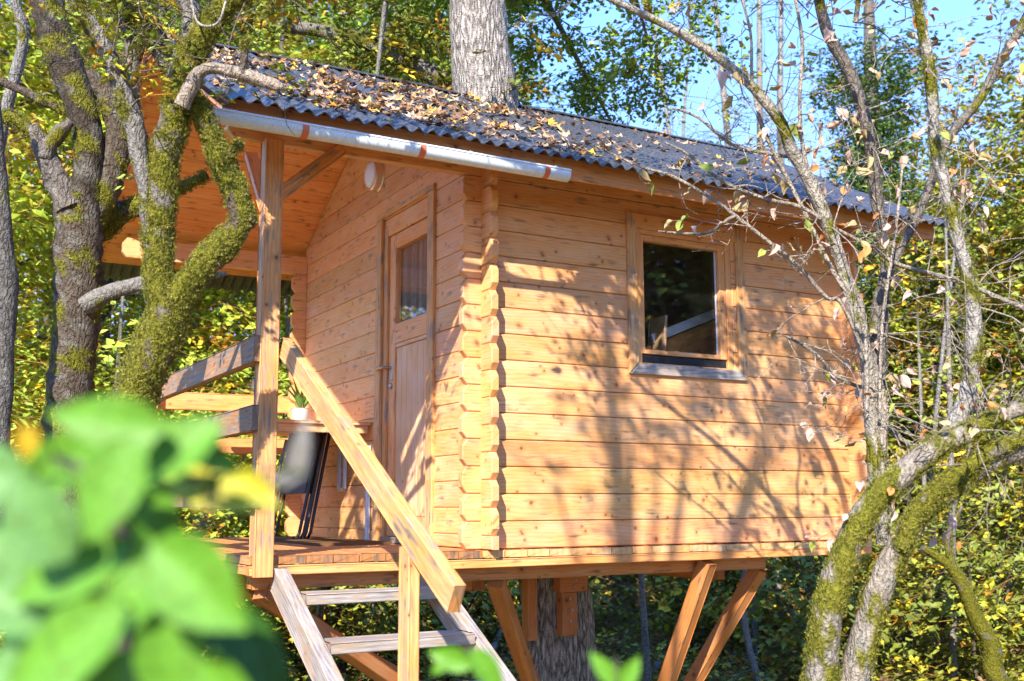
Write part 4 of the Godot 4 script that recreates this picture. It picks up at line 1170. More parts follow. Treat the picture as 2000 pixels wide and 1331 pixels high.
	# its upper boughs reach out over the stairs, above the picture, and dapple the wall
	var boughs := [
		[Vector4(-1.42, 2.24, 0.98, 0.030), Vector4(-1.30, 2.62, 1.30, 0.026), Vector4(-1.02, 2.92, 1.75, 0.020), Vector4(-0.55, 3.15, 2.1, 0.010)],
		[Vector4(-1.30, 2.62, 1.30, 0.022), Vector4(-1.15, 2.9, 1.25, 0.018), Vector4(-0.7, 3.2, 1.35, 0.012), Vector4(-0.2, 3.3, 1.5, 0.006)],
		[Vector4(-1.72, 2.42, 0.80, 0.024), Vector4(-1.75, 2.9, 1.1, 0.02), Vector4(-1.65, 3.4, 1.8, 0.014), Vector4(-1.45, 3.65, 2.5, 0.008)],
		[Vector4(-1.02, 2.92, 1.75, 0.016), Vector4(-1.2, 3.3, 2.2, 0.012), Vector4(-1.25, 3.6, 2.7, 0.007)]]
	var tips: Array = []
	var tw := Geo.new()
	for q in boughs:
		for k in q.size():
			q[k].w *= 0.7
		limb(f, "limb", q, 10, 0.18, grey, moss, 0.35, none)
		tips.append_array(grow_twigs(tw, q, 11, 0.55, 0.006, Color(0.22, 0.19, 0.15)))
	part(f, "twigs", tw.mesh(), M.bark).set_meta("kind", "stuff")
	var places: Array = []
	var tints: Array = []
	for tip in tips:
		if rng.randf() < 0.44:
			places.append(Transform3D(any_basis(rf(0.45, 0.8)), tip[0]))
			tints.append(tone(Color(0.12, 0.16, 0.02), 0.4))
	stuff(f, "crown", broad_clusters[0], M.leaf, places, tints)

func dry_leaf_mesh(k: int) -> ArrayMesh:
	return broad_leaf(0.055, 0.030 + 0.003 * (k % 3), [0.35, -0.3, 0.6, 0.15][k % 4], [0.5, 0.2, 0.7][k % 3], 0.25)

func build_right_trees() -> void:
	var bark := Color(0.50, 0.44, 0.36)
	var dark := Color(0.23, 0.195, 0.16)
	var moss := Color(0.21, 0.20, 0.02)
	var none: Array = []
	var r1a := [Vector4(1.06, 0.06, 1.66, 0.039), Vector4(1.00, 0.28, 1.69, 0.037), Vector4(0.94, 0.61, 1.74, 0.037), Vector4(0.89, 0.82, 1.77, 0.032), Vector4(0.81, 1.03, 1.79, 0.032), Vector4(0.73, 1.24, 1.80, 0.032), Vector4(0.65, 1.40, 1.81, 0.032), Vector4(0.57, 1.54, 1.81, 0.031), Vector4(0.48, 1.66, 1.81, 0.031), Vector4(0.41, 1.77, 1.82, 0.027), Vector4(0.28, 1.91, 1.79, 0.023), Vector4(0.13, 2.02, 1.75, 0.021), Vector4(-0.05, 2.12, 1.69, 0.018), Vector4(-0.25, 2.21, 1.62, 0.016), Vector4(-0.45, 2.30, 1.55, 0.014)]
	var r1b := [Vector4(0.99, 0.30, 1.72, 0.028), Vector4(0.98, 0.51, 1.75, 0.030), Vector4(0.97, 0.66, 1.77, 0.030), Vector4(0.89, 0.91, 1.77, 0.017), Vector4(0.86, 1.08, 1.78, 0.014), Vector4(0.75, 1.27, 1.76, 0.013), Vector4(0.68, 1.46, 1.75, 0.012), Vector4(0.61, 1.68, 1.75, 0.011), Vector4(0.58, 1.89, 1.77, 0.010), Vector4(0.57, 2.14, 1.81, 0.009), Vector4(0.51, 2.40, 1.82, 0.008)]
	var r1g := [Vector4(0.88, 0.61, 1.77, 0.014), Vector4(0.86, 0.84, 1.80, 0.013), Vector4(0.82, 1.01, 1.81, 0.012), Vector4(0.72, 1.17, 1.78, 0.012), Vector4(0.58, 1.45, 1.75, 0.011), Vector4(0.44, 1.72, 1.72, 0.010), Vector4(0.37, 1.93, 1.72, 0.008), Vector4(0.35, 2.16, 1.74, 0.007), Vector4(0.28, 2.37, 1.74, 0.006)]
	var r1c := [Vector4(1.10, 0.41, 1.63, 0.029), Vector4(1.06, 0.67, 1.65, 0.029), Vector4(1.04, 0.89, 1.68, 0.029), Vector4(1.04, 1.06, 1.71, 0.030), Vector4(1.06, 1.21, 1.75, 0.030), Vector4(1.04, 1.37, 1.76, 0.030), Vector4(1.01, 1.50, 1.77, 0.030), Vector4(0.98, 1.69, 1.78, 0.030), Vector4(0.95, 1.82, 1.79, 0.030), Vector4(0.90, 1.99, 1.79, 0.030), Vector4(0.84, 2.12, 1.78, 0.030), Vector4(0.78, 2.23, 1.76, 0.030), Vector4(0.73, 2.38, 1.76, 0.027), Vector4(0.70, 2.56, 1.77, 0.021), Vector4(0.64, 2.82, 1.79, 0.016)]
	var r1e := [Vector4(1.12, 0.72, 1.64, 0.020), Vector4(1.11, 0.99, 1.68, 0.021), Vector4(1.11, 1.19, 1.71, 0.022), Vector4(1.16, 1.35, 1.77, 0.022), Vector4(1.21, 1.48, 1.82, 0.022), Vector4(1.24, 1.60, 1.86, 0.022), Vector4(1.29, 1.77, 1.91, 0.024), Vector4(1.34, 1.87, 1.96, 0.024), Vector4(1.41, 1.98, 2.02, 0.024), Vector4(1.47, 2.12, 2.07, 0.024), Vector4(1.55, 2.30, 2.15, 0.022), Vector4(1.63, 2.53, 2.24, 0.020)]
	var r1h := [Vector4(0.93, 0.57, 1.79, 0.008), Vector4(0.91, 0.82, 1.83, 0.007), Vector4(0.91, 1.01, 1.86, 0.007), Vector4(0.92, 1.20, 1.90, 0.007), Vector4(0.93, 1.39, 1.94, 0.006), Vector4(0.94, 1.59, 1.97, 0.005)]
	var r1f := [Vector4(0.82, 0.83, 1.83, 0.009), Vector4(0.72, 1.04, 1.81, 0.009), Vector4(0.66, 1.06, 1.79, 0.008), Vector4(0.56, 1.18, 1.75, 0.008), Vector4(0.46, 1.27, 1.71, 0.008), Vector4(0.34, 1.37, 1.66, 0.008), Vector4(0.24, 1.45, 1.62, 0.007), Vector4(0.08, 1.55, 1.55, 0.007), Vector4(-0.03, 1.59, 1.49, 0.006), Vector4(-0.17, 1.66, 1.42, 0.004)]
	var r1i := [Vector4(0.62, 1.38, 1.82, 0.009), Vector4(0.54, 1.43, 1.78, 0.008), Vector4(0.42, 1.46, 1.72, 0.008), Vector4(0.30, 1.51, 1.66, 0.007), Vector4(0.21, 1.57, 1.62, 0.007), Vector4(0.13, 1.64, 1.59, 0.006), Vector4(0.04, 1.69, 1.55, 0.004)]
	var r1j := [Vector4(0.56, 1.64, 1.77, 0.008), Vector4(0.45, 1.66, 1.71, 0.007), Vector4(0.33, 1.69, 1.65, 0.007), Vector4(0.26, 1.74, 1.62, 0.006), Vector4(0.18, 1.81, 1.59, 0.006), Vector4(0.09, 1.85, 1.54, 0.004)]
	var r1k := [Vector4(0.32, 1.39, 1.65, 0.007), Vector4(0.29, 1.38, 1.64, 0.007), Vector4(0.23, 1.33, 1.59, 0.006), Vector4(0.16, 1.32, 1.55, 0.006), Vector4(0.04, 1.33, 1.49, 0.003)]
	var r1l := [Vector4(1.09, 0.56, 1.65, 0.010), Vector4(1.23, 0.47, 1.71, 0.009), Vector4(1.34, 0.49, 1.78, 0.008), Vector4(1.48, 0.56, 1.86, 0.007), Vector4(1.61, 0.62, 1.95, 0.006)]
	var r1m := [Vector4(1.04, 0.71, 1.65, 0.009), Vector4(0.92, 0.76, 1.59, 0.008), Vector4(0.82, 0.87, 1.55, 0.007), Vector4(0.71, 0.94, 1.50, 0.006)]
	var r1n := [Vector4(0.72, 1.41, 1.71, 0.008), Vector4(0.92, 1.30, 1.80, 0.008), Vector4(1.02, 1.23, 1.84, 0.009), Vector4(1.18, 1.18, 1.92, 0.009), Vector4(1.31, 1.13, 1.99, 0.010), Vector4(1.49, 1.05, 2.07, 0.010), Vector4(1.62, 1.00, 2.14, 0.009)]
	var r2a := [Vector4(1.12, 0.62, 2.49, 0.028), Vector4(1.01, 0.58, 2.42, 0.034), Vector4(0.92, 0.54, 2.36, 0.038), Vector4(0.82, 0.48, 2.30, 0.043), Vector4(0.73, 0.43, 2.23, 0.051), Vector4(0.63, 0.34, 2.17, 0.055), Vector4(0.54, 0.24, 2.10, 0.055), Vector4(0.48, 0.10, 2.04, 0.058), Vector4(0.43, -0.07, 1.99, 0.068), Vector4(0.41, -0.23, 1.95, 0.070), Vector4(0.42, -0.42, 1.91, 0.074), Vector4(0.42, -0.59, 1.89, 0.075), Vector4(0.52, -1.70, 1.90, 0.090)]
	var r2b := [Vector4(1.18, 0.47, 2.44, 0.032), Vector4(1.07, 0.43, 2.37, 0.036), Vector4(0.99, 0.40, 2.32, 0.044), Vector4(0.89, 0.34, 2.25, 0.050), Vector4(0.81, 0.27, 2.20, 0.052), Vector4(0.73, 0.19, 2.14, 0.052), Vector4(0.68, 0.08, 2.09, 0.053), Vector4(0.63, -0.03, 2.05, 0.059), Vector4(0.59, -0.22, 1.99, 0.063), Vector4(0.56, -0.43, 1.94, 0.065), Vector4(0.55, -0.60, 1.90, 0.067), Vector4(0.60, -1.70, 1.80, 0.080)]
	var r2c := [Vector4(0.83, 0.43, 2.17, 0.043), Vector4(0.87, 0.52, 2.21, 0.043), Vector4(0.90, 0.63, 2.25, 0.039), Vector4(0.90, 0.79, 2.28, 0.037), Vector4(0.90, 0.92, 2.30, 0.035), Vector4(0.86, 1.09, 2.31, 0.029), Vector4(0.81, 1.26, 2.31, 0.027), Vector4(0.77, 1.42, 2.31, 0.027), Vector4(0.73, 1.57, 2.31, 0.026), Vector4(0.69, 1.82, 2.34, 0.025), Vector4(0.64, 2.05, 2.35, 0.024), Vector4(0.61, 2.18, 2.36, 0.021), Vector4(0.54, 2.58, 2.39, 0.017)]
	var r2d := [Vector4(0.64, 0.06, 2.12, 0.041), Vector4(0.68, 0.18, 2.16, 0.038), Vector4(0.74, 0.27, 2.21, 0.036), Vector4(0.85, 0.37, 2.29, 0.034), Vector4(1.00, 0.47, 2.40, 0.028)]
	var r3 := [Vector4(4.83, -0.14, -1.36, 0.025), Vector4(5.02, -0.27, -1.28, 0.042), Vector4(5.14, -0.43, -1.24, 0.055), Vector4(5.26, -0.71, -1.22, 0.064), Vector4(5.38, -0.92, -1.19, 0.076), Vector4(5.41, -1.11, -1.21, 0.085), Vector4(5.41, -1.52, -1.28, 0.093), Vector4(3.90, -2.20, -2.00, 0.120)]
	var r3b := [Vector4(5.10, -0.37, -1.25, 0.038), Vector4(5.02, -0.14, -1.26, 0.030), Vector4(5.03, 0.03, -1.22, 0.021), Vector4(5.10, 0.20, -1.15, 0.013)]
	var a := thing("slender_tree", "slender grey many-stemmed tree with dry pinkish leaves before the cabin's right end", "tree")
	var skin: Array = []
	for q in [r1a, r1b, r1g, r1c, r1e]:
		for k in q.size():
			q[k].w *= 0.86
	limb(a, "stem", r1a, 12, 0.16, bark, moss, 0.25, none)
	for q in [r1b, r1g, r1h]:
		limb(a, "stem", q, 8, 0.12, Color(0.54, 0.45, 0.36), moss, 0.1, none)
	for q in [r1c, r1e]:
		limb(a, "stem", q, 10, 0.14, dark, moss, 0.15, none)
	for q in [r1f, r1i, r1j, r1k, r1l, r1m, r1n]:
		limb(a, "branch", q, 6, 0.12, Color(0.42, 0.35, 0.27), moss, 0.0, none)
	# boughs above the picture that shade the right half of the wall
	var boughs := [
		[Vector4(0.02, 2.36, 1.44, 0.018), Vector4(-0.35, 2.75, 1.7, 0.015), Vector4(-0.8, 3.05, 2.0, 0.010), Vector4(-1.2, 3.25, 2.3, 0.005)],
		[Vector4(0.62, 2.42, 1.7, 0.024), Vector4(0.45, 2.95, 1.9, 0.018), Vector4(0.15, 3.5, 2.2, 0.012), Vector4(-0.25, 3.9, 2.5, 0.006)],
		[Vector4(0.9, 2.3, 1.8, 0.02), Vector4(0.85, 2.9, 2.0, 0.015), Vector4(0.5, 3.35, 2.3, 0.010), Vector4(0.2, 3.7, 2.6, 0.006)],
		[Vector4(0.45, 2.95, 1.9, 0.014), Vector4(0.6, 3.4, 1.8, 0.010), Vector4(0.5, 3.9, 1.9, 0.005)]]
	for q in boughs:
		for k in q.size():
			q[k].w *= 0.62
		limb(a, "branch", q, 8, 0.14, bark, moss, 0.1, none)
	var g := Geo.new()
	var tips: Array = []
	for q in [[r1a, 22, 0.55], [r1c, 22, 0.6], [r1e, 20, 0.55], [r1b, 12, 0.45], [r1g, 9, 0.4], [r1f, 12, 0.28], [r1i, 14, 0.3], [r1j, 12, 0.3], [r1l, 12, 0.35], [r1m, 8, 0.22], [r1n, 18, 0.4], [r1h, 12, 0.4]]:
		tips.append_array(grow_twigs(g, q[0], q[1], q[2], 0.0032, Color(0.54, 0.44, 0.34)))
	var high: Array = []
	for q in boughs:
		high.append_array(grow_twigs(g, q, 14, 0.6, 0.005, Color(0.3, 0.25, 0.2)))
	part(a, "twigs", g.mesh(), M.bark).set_meta("kind", "stuff")
	var kinds: Array = []
	for k in 4:
		kinds.append(dry_leaf_mesh(k))
	var count := 0
	for tip in tips:
		if count >= 290:
			break
		if rng.randf() < 0.40:
			count += 1
			var d: Vector3 = (tip[1] + Vector3(0, -0.7, 0) + Vector3(rng.randfn(), rng.randfn(), rng.randfn()) * 0.5).normalized()
			var side := d.cross(Vector3(rf(-1, 1), rf(0.2, 1), rf(-1, 1))).normalized()
			var up := side.cross(d)
			var k := rng.randi() % 20
			var m: Material = M["dry%d" % (0 if k < 9 else 1 if k < 14 else 2 if k < 18 else 3)]
			part(a, "leaf", kinds[rng.randi() % 4], m, Transform3D(Basis(d, up, side) * Basis.from_scale(Vector3.ONE * rf(0.7, 1.3)), tip[0]))
	var places: Array = []
	var tints: Array = []
	for tip in high:
		if rng.randf() < 0.55:
			places.append(Transform3D(any_basis(rf(0.5, 0.85)), tip[0]))
			tints.append(tone(Color(0.25, 0.18, 0.1), 0.1))
	stuff(a, "crown", broad_clusters[1], M.leaf, places, tints)
	# the big leaning mossy tree
	var b := thing("mossy_tree", "thick twin-trunked mossy tree leaning right, at the cabin's lower right corner", "tree")
	for q in [r2a, r2b, r2c, r2d]:
		for k in q.size():
			q[k].w *= 0.84
	limb(b, "trunk", r2a, 18, 0.16, Color(0.40, 0.34, 0.27), moss, 0.58, skin, 6)
	limb(b, "trunk", r2b, 16, 0.16, Color(0.40, 0.34, 0.27), moss, 0.52, skin, 6)
	limb(b, "limb", r2d, 14, 0.24, dark, moss, 0.80, skin)
	limb(b, "limb", r2c, 14, 0.24, Color(0.46, 0.42, 0.36), moss, 0.38, skin)
	moss_tufts(b, skin, 0.9, 0.8)
	var g2 := Geo.new()
	var t2 := grow_twigs(g2, r2c, 30, 0.5, 0.0036, Color(0.46, 0.38, 0.30))
	t2.append_array(grow_twigs(g2, r2a.slice(0, 6), 34, 0.5, 0.0036, Color(0.46, 0.38, 0.30), Vector3(0, 0.6, 0)))
	part(b, "twigs", g2.mesh(), M.bark).set_meta("kind", "stuff")
	for tip in t2:
		if rng.randf() < 0.3:
			var d: Vector3 = (tip[1] + Vector3(0, -0.7, 0)).normalized()
			var side := d.cross(Vector3(rf(-1, 1), rf(0.2, 1), rf(-1, 1))).normalized()
			part(b, "leaf", kinds[rng.randi() % 4], M["dry%d" % (rng.randi() % 4)], Transform3D(Basis(d, side.cross(d), side) * Basis.from_scale(Vector3.ONE * rf(0.5, 0.95)), tip[0]))
	var c := thing("mossy_sapling", "small crooked mossy stem in shade behind the leaning twin trunk", "tree")
	var sk: Array = []
	limb(c, "trunk", r3, 12, 0.2, dark, moss, 0.75, sk)
	limb(c, "limb", r3b, 8, 0.2, dark, moss, 0.4, sk)
	moss_tufts(c, sk, 0.6, 1.0)

func build_host_tree() -> void:
	var t := thing("host_tree", "big straight tree growing up through the cabin and its roof", "tree")
	var g := Geo.new()
	limb_geo(g, [Vector4(1.50, -2.2, -1.4, 0.34), Vector4(1.40, -1.5, -1.4, 0.27), Vector4(1.335, -0.94, -1.4, 0.25), Vector4(1.29, -0.3, -1.4, 0.235), Vector4(1.03, 1.5, -1.4, 0.225), Vector4(0.79, 2.7, -1.4, 0.225), Vector4(0.765, 3.03, -1.4, 0.225), Vector4(0.73, 3.3, -1.4, 0.205), Vector4(0.70, 3.72, -1.4, 0.195), Vector4(0.66, 5.0, -1.4, 0.18), Vector4(0.60, 7.0, -1.5, 0.14), Vector4(0.5, 9.5, -1.6, 0.07)], 40, 0.06, Color(0.56, 0.49, 0.42), Color(0.56, 0.49, 0.42), 0.0, 10)
	part(t, "trunk", g.mesh(), M.oak)
	var moss := Color(0.15, 0.15, 0.02)
	var skin: Array = []
	var m1 := [Vector4(1.20, 3.08, -1.91, 0.085), Vector4(0.89, 3.29, -2.04, 0.081), Vector4(0.71, 3.42, -2.12, 0.077), Vector4(0.47, 3.57, -2.23, 0.070), Vector4(0.19, 3.70, -2.37, 0.062), Vector4(-0.09, 3.77, -2.51, 0.050), Vector4(-0.39, 3.81, -2.67, 0.039), Vector4(-0.74, 3.92, -2.85, 0.023)]
	var m2 := [Vector4(0.12, 3.33, -1.77, 0.016), Vector4(0.13, 3.51, -1.74, 0.018), Vector4(0.14, 3.79, -1.68, 0.020)]
	m1[0] = Vector4(0.95, 3.16, -1.55, 0.10)
	limb(t, "limb", m1, 14, 0.2, Color(0.30, 0.265, 0.22), moss, 0.5, skin)
	moss_tufts(t, skin, 0.5, 1.0)
	# drooping leafy limbs to the right of the trunk, and a few to the left and behind
	var limbs := [
		[Vector4(0.62, 5.6, -1.4, 0.07), Vector4(1.6, 5.7, -1.9, 0.05), Vector4(2.6, 5.1, -2.4, 0.03), Vector4(3.2, 4.3, -2.7, 0.01)],
		[Vector4(0.65, 5.0, -1.4, 0.06), Vector4(1.5, 5.0, -2.4, 0.04), Vector4(2.6, 4.5, -3.2, 0.025), Vector4(3.6, 3.9, -3.8, 0.01)],
		[Vector4(0.66, 4.6, -1.4, 0.06), Vector4(1.2, 4.7, -2.8, 0.04), Vector4(1.9, 4.3, -3.8, 0.02), Vector4(2.6, 3.7, -4.6, 0.01)],
		[Vector4(0.6, 6.4, -1.45, 0.06), Vector4(1.7, 6.6, -1.2, 0.04), Vector4(2.9, 6.2, -1.0, 0.02), Vector4(3.8, 5.5, -1.0, 0.01)],
		[Vector4(0.62, 6.0, -1.45, 0.06), Vector4(-0.4, 6.4, -2.5, 0.04), Vector4(-1.3, 6.1, -3.4, 0.02), Vector4(-2.0, 5.3, -4.0, 0.01)],
		[Vector4(0.66, 4.9, -1.4, 0.05), Vector4(0.1, 5.1, -2.8, 0.035), Vector4(-0.4, 4.7, -3.9, 0.02), Vector4(-0.8, 4.1, -4.8, 0.008)]]
	var places: Array = []
	var tints: Array = []
	var tw := Geo.new()
	for q in limbs:
		limb(t, "limb", q, 8, 0.12, Color(0.27, 0.23, 0.19), moss, 0.1, [])
		for tip in grow_twigs(tw, q, 34, 1.1, 0.006, Color(0.16, 0.13, 0.1), Vector3(0.25, -0.25, -0.2)):
			for k in 2:
				places.append(Transform3D(any_basis(rf(0.6, 1.0)), tip[0] + Vector3(rf(-1, 1), rf(-1, 1), rf(-1, 1)) * 0.12))
				tints.append(tone(Color(0.25, 0.39, 0.05), 0.06))
	for tip in grow_twigs(tw, m1, 26, 0.6, 0.005, Color(0.2, 0.17, 0.13)):
		places.append(Transform3D(any_basis(rf(0.6, 0.95)), tip[0]))
		tints.append(tone(Color(0.15, 0.18, 0.02), 0.3))
	part(t, "twigs", tw.mesh(), M.bark).set_meta("kind", "stuff")
	stuff(t, "crown", broad_clusters[0], M.leaf, places, tints)
	var pole := thing("slim_tree", "thin upright bare stem behind the roof, left of the host tree", "tree")
	m2.push_front(Vector4(0.11, 1.0, -3.3, 0.03))
	m2[0] = Vector4(0.35, -1.4, -3.6, 0.035)
	limb(pole, "trunk", m2 + [Vector4(0.2, 4.6, -1.6, 0.016)], 8, 0.12, Color(0.36, 0.33, 0.28), moss, 0.1)

func build_forest() -> void:
	var grey := Color(0.22, 0.20, 0.18)
	var pale := Color(0.46, 0.43, 0.39)
	var green := Color(0.25, 0.37, 0.05)
	var yg := Color(0.38, 0.46, 0.05)
	# yellow-green trees in depth behind the porch (x, z, height, crown start, radius, leaves)
	for q in [[-2.2, -7.6, 9.0, 0.12, 2.2, 620.0, "yellow-green tree at the left frame edge, nearest one behind the slim trunk"],
			[-0.6, -8.6, 10.0, 0.1, 2.3, 640.0, "nearest yellow-green tree behind the two mossy trees, left of the porch"],
			[1.0, -8.2, 9.0, 0.12, 2.2, 600.0, "yellow-green tree close behind the porch posts, seen below the eave"],
			[-3.2, -12.0, 12.0, 0.1, 2.8, 640.0, "yellow-green tree farther back, cut by the left frame edge"],
			[-1.0, -13.0, 13.0, 0.1, 3.0, 700.0, "golden-flecked tree in the second row, left of the hollow mossy trunk"],
			[1.4, -12.6, 12.0, 0.12, 2.9, 700.0, "yellow-green tree in the second row behind the porch roof's left end"],
			[0.2, -17.5, 15.0, 0.12, 3.4, 700.0, "tall back-row tree seen between the hollow and the forked mossy trees"],
			[3.0, -18.0, 16.0, 0.12, 3.6, 700.0, "tall back-row tree rising over the front end of the roof"],
			[-2.2, -18.5, 15.0, 0.1, 3.4, 640.0, "back-row tree at the left edge, behind the pale leaning stem"],
			[2.2, -15.4, 14.0, 0.1, 3.0, 640.0, "third-row tree above the forked mossy tree's right limb"],
			[-0.4, -22.0, 17.0, 0.1, 4.0, 900.0, "farthest tall tree straight behind the hollow mossy trunk"],
			[4.4, -23.0, 18.0, 0.1, 4.0, 800.0, "farthest tall tree above the roof's front ridge end"]]:
		forest_tree(q[6], "yellow-green trees behind the porch", on_ground(q[0], q[1]), q[2], q[3], q[4], 0.09, yg, 0.24, int(q[5] * 1.7), grey, Vector3(rf(-0.6, 0.6), 0, rf(-0.4, 0.4)), "forest_tree", 1.1)
	for q in [[3.2, -9.6, 10.5, 0.2, 2.3, 560.0, "nearest green tree behind the roof, left of the big trunk"],
			[4.6, -12.6, 13.0, 0.25, 2.8, 640.0, "green tree in the second row behind the roof, left of the big trunk"],
			[6.4, -14.0, 13.5, 0.3, 2.8, 560.0, "green tree touching the big trunk's left side, behind the roof"],
			[7.6, -18.5, 16.0, 0.25, 3.3, 600.0, "far green tree behind the mossy bough of the big trunk"],
			[4.8, -19.5, 17.0, 0.2, 3.4, 620.0, "far green tree above the left half of the roof"],
			[10.2, -20.0, 13.0, 0.2, 3.0, 420.0, "low far tree just over the ridge behind the big trunk"]]:
		forest_tree(q[6], "green trees behind the roof", on_ground(q[0], q[1]), q[2], q[3], q[4], 0.10, green, 0.16, int(q[5] * 1.6), grey, Vector3(rf(-0.6, 0.6), 0, rf(-0.4, 0.4)), "forest_tree", 1.15)
	# lower trees and bushes on the right, green and gold
	for q in [[9.4, -10.8, 5.0, 1.7, 320.0, 0.5, "golden bushy tree just over the ridge, right of the big trunk"],
			[11.2, -10.2, 5.6, 1.9, 360.0, 0.65, "most golden bushy tree, over the right end of the ridge"],
			[12.6, -8.6, 7.0, 2.2, 420.0, 0.35, "bushy tree left behind the ivy column's foot"],
			[13.6, -6.8, 8.0, 2.4, 480.0, 0.45, "tall gold-green bushy tree right behind the ivy column"],
			[10.6, -6.4, 5.2, 1.8, 380.0, 0.25, "low dark green bush at the foot of the ivy column"],
			[9.4, -4.6, 5.4, 1.7, 380.0, 0.35, "green bushy tree right of the cabin's far corner, behind the mossy fork"],
			[10.6, -3.8, 6.6, 1.9, 460.0, 0.45, "gold-green bushy tree cut by the right frame edge, nearest there"],
			[12.2, -4.8, 8.4, 2.2, 500.0, 0.3, "tall green bushy tree at the right frame edge, second in depth"],
			[8.8, -6.4, 4.2, 1.6, 300.0, 0.2, "small green bush peeping past the cabin's right end wall"],
			[15.0, -5.2, 9.5, 2.6, 560.0, 0.3, "tallest far bushy tree beyond the right frame edge trees"],
			[14.6, -9.4, 8.0, 2.6, 520.0, 0.4, "far gold-green bushy tree right behind the ivy column, deepest in the row"]]:
		shrub(q[6], "bushy trees on the right", on_ground(q[0], q[1]), q[2], q[3], Color(0.23, 0.28, 0.04), q[5] * 0.85, int(q[4] * 1.9), "bushy_tree", 1.1)
	# maple-like crown reaching in at the right edge
	forest_tree("tall dark green tree at the right edge of the frame", "", on_ground(11.0, -3.0), 7.6, 0.25, 2.0, 0.11, Color(0.17, 0.22, 0.03), 0.25, 700, grey, Vector3(-0.8, 0, 0))
	# the tree wrapped in ivy
	var ivy := thing("ivy_tree", "tall tree column wrapped in dark glossy ivy, right of the roof", "tree", on_ground(9.6, -5.9))
	limb(ivy, "trunk", [Vector4(0, -0.3, 0, 0.2), Vector4(0.1, 3, 0, 0.17), Vector4(-0.1, 6, 0.1, 0.13), Vector4(0.1, 9, 0, 0.07)], 10, 0.1, grey, grey, 0.0)
	var places: Array = []
	var tints: Array = []
	for i in 3000:
		var y := rf(0.8, 8.0)
		var a := rf(0, TAU)
		var r := (0.78 + 0.26 * sin(y * 1.7) + 0.4 * lump.get_noise_2d(y * 2.0, cos(a) * 2.0)) * sqrt(rng.randf())
		places.append(Transform3D(any_basis(rf(0.6, 1.0)), Vector3(cos(a) * r, y, sin(a) * r)))
		tints.append(tone(Color(0.12, 0.21, 0.045), 0.04))
	stuff(ivy, "ivy", broad_clusters[1], M.leaf, places, tints)
	# bare pale stems against the sky
	var pl := [[8.3, -7.2, 11.0, -0.5, 0.075, "pale bare stem leaning left against the sky over the roof"], [9.0, -7.6, 11.5, 0.15, 0.085, "upright pale bare stem left of the ivy column"], [7.6, -7.4, 10.5, -0.9, 0.05, "thinnest pale stem, leaning most to the left against the sky"], [10.3, -8.6, 12.0, 0.3, 0.09, "thick pale bare stem close beside the ivy column"], [8.0, -8.6, 9.5, 0.4, 0.05, "short thin pale stem over the ridge, leaning right"]]
	for q in pl:
		var t := thing("bare_tree", q[5], "tree", on_ground(q[0], q[1]), "pale bare stems on the right")
		var path := [Vector4(0, -0.3, 0, q[4] * 1.2), Vector4(q[3] * 0.3, q[2] * 0.3, 0.1, q[4]), Vector4(q[3] * 0.5, q[2] * 0.6, -0.1, q[4] * 0.7), Vector4(q[3] * 1.3, q[2], 0, q[4] * 0.25)]
		limb(t, "trunk", path, 10, 0.14, pale, Color(0.16, 0.14, 0.11), 0.12)
		var g := Geo.new()
		var tips := grow_twigs(g, path.slice(1), 34, 1.8, 0.008, Color(0.24, 0.20, 0.17), Vector3(0, 0.5, 0))
		part(t, "twigs", g.mesh(), M.bark).set_meta("kind", "stuff")
		var bp: Array = []
		var bc: Array = []
		for tip in tips:
			if rng.randf() < 0.35:
				bp.append(Transform3D(any_basis(rf(0.6, 1.0)), tip[0]))
				bc.append(tone(Color(0.26, 0.27, 0.04), 0.4))
		stuff(t, "crown", broad_clusters[2], M.leaf, bp, bc)
	# shrub layer under and round the cabin
	for q in [[-1.7, -5.6, 2.9, 1.2, 280.0, "dense yellow-green shrub at the left edge, behind the blurred leaves"],
			[-0.6, -5.2, 2.6, 1.1, 260.0, "yellow-green shrub under the forked mossy tree, left of the porch rails"],
			[0.4, -6.0, 2.8, 1.2, 280.0, "yellow-green shrub seen through the porch railing beside the post"],
			[-2.6, -4.6, 2.6, 1.1, 240.0, "nearest shrub, cut by the left frame edge"],
			[-2.5, -2.6, 1.5, 0.7, 140.0, "small low shrub at the lower left edge behind the blurred leaves"]]:
		shrub(q[5], "shrubs behind the porch", on_ground(q[0], q[1]), q[2], q[3], yg, 0.32, int(q[4] * 1.8))
	for q in [[1.4, -5.4, 1.5, 0.9, 150.0, "undergrowth bush seen between the stair stringers"],
			[2.8, -6.2, 1.4, 1.0, 160.0, "low bush seen left of the big trunk under the deck"],
			[4.2, -6.6, 1.1, 0.9, 90.0, "low bush right beside the big trunk under the deck"],
			[5.4, -5.0, 1.0, 0.8, 80.0, "near low bush between the two right-hand deck braces"],
			[6.2, -5.6, 2.0, 1.1, 190.0, "bush under the deck's right end, second in depth"],
			[3.4, -8.0, 2.0, 1.2, 190.0, "bush farther back, left of the big trunk and right of the stairs"],
			[5.4, -7.6, 2.3, 1.3, 220.0, "bush farther back, straight behind the big trunk"],
			[7.4, -7.2, 2.4, 1.3, 220.0, "deepest bush behind the right-hand deck braces"],
			[1.6, -8.0, 2.0, 1.2, 190.0, "bush seen under the porch floor left of the stairs, farther back"],
			[7.0, -3.6, 2.4, 1.2, 240.0, "bush behind the leaning twin mossy trunk"],
			[8.0, -2.4, 3.0, 1.4, 280.0, "bush at the right frame edge behind the crooked mossy stem"],
			[6.2, -2.0, 1.6, 0.9, 160.0, "low bush in front of the crooked mossy stem, lower right"],
			[9.4, -1.4, 4.0, 1.6, 320.0, "tall bush beyond the right frame edge"],
			[5.6, -3.2, 1.4, 0.8, 130.0, "low bush just left of the twin mossy trunk's foot"]]:
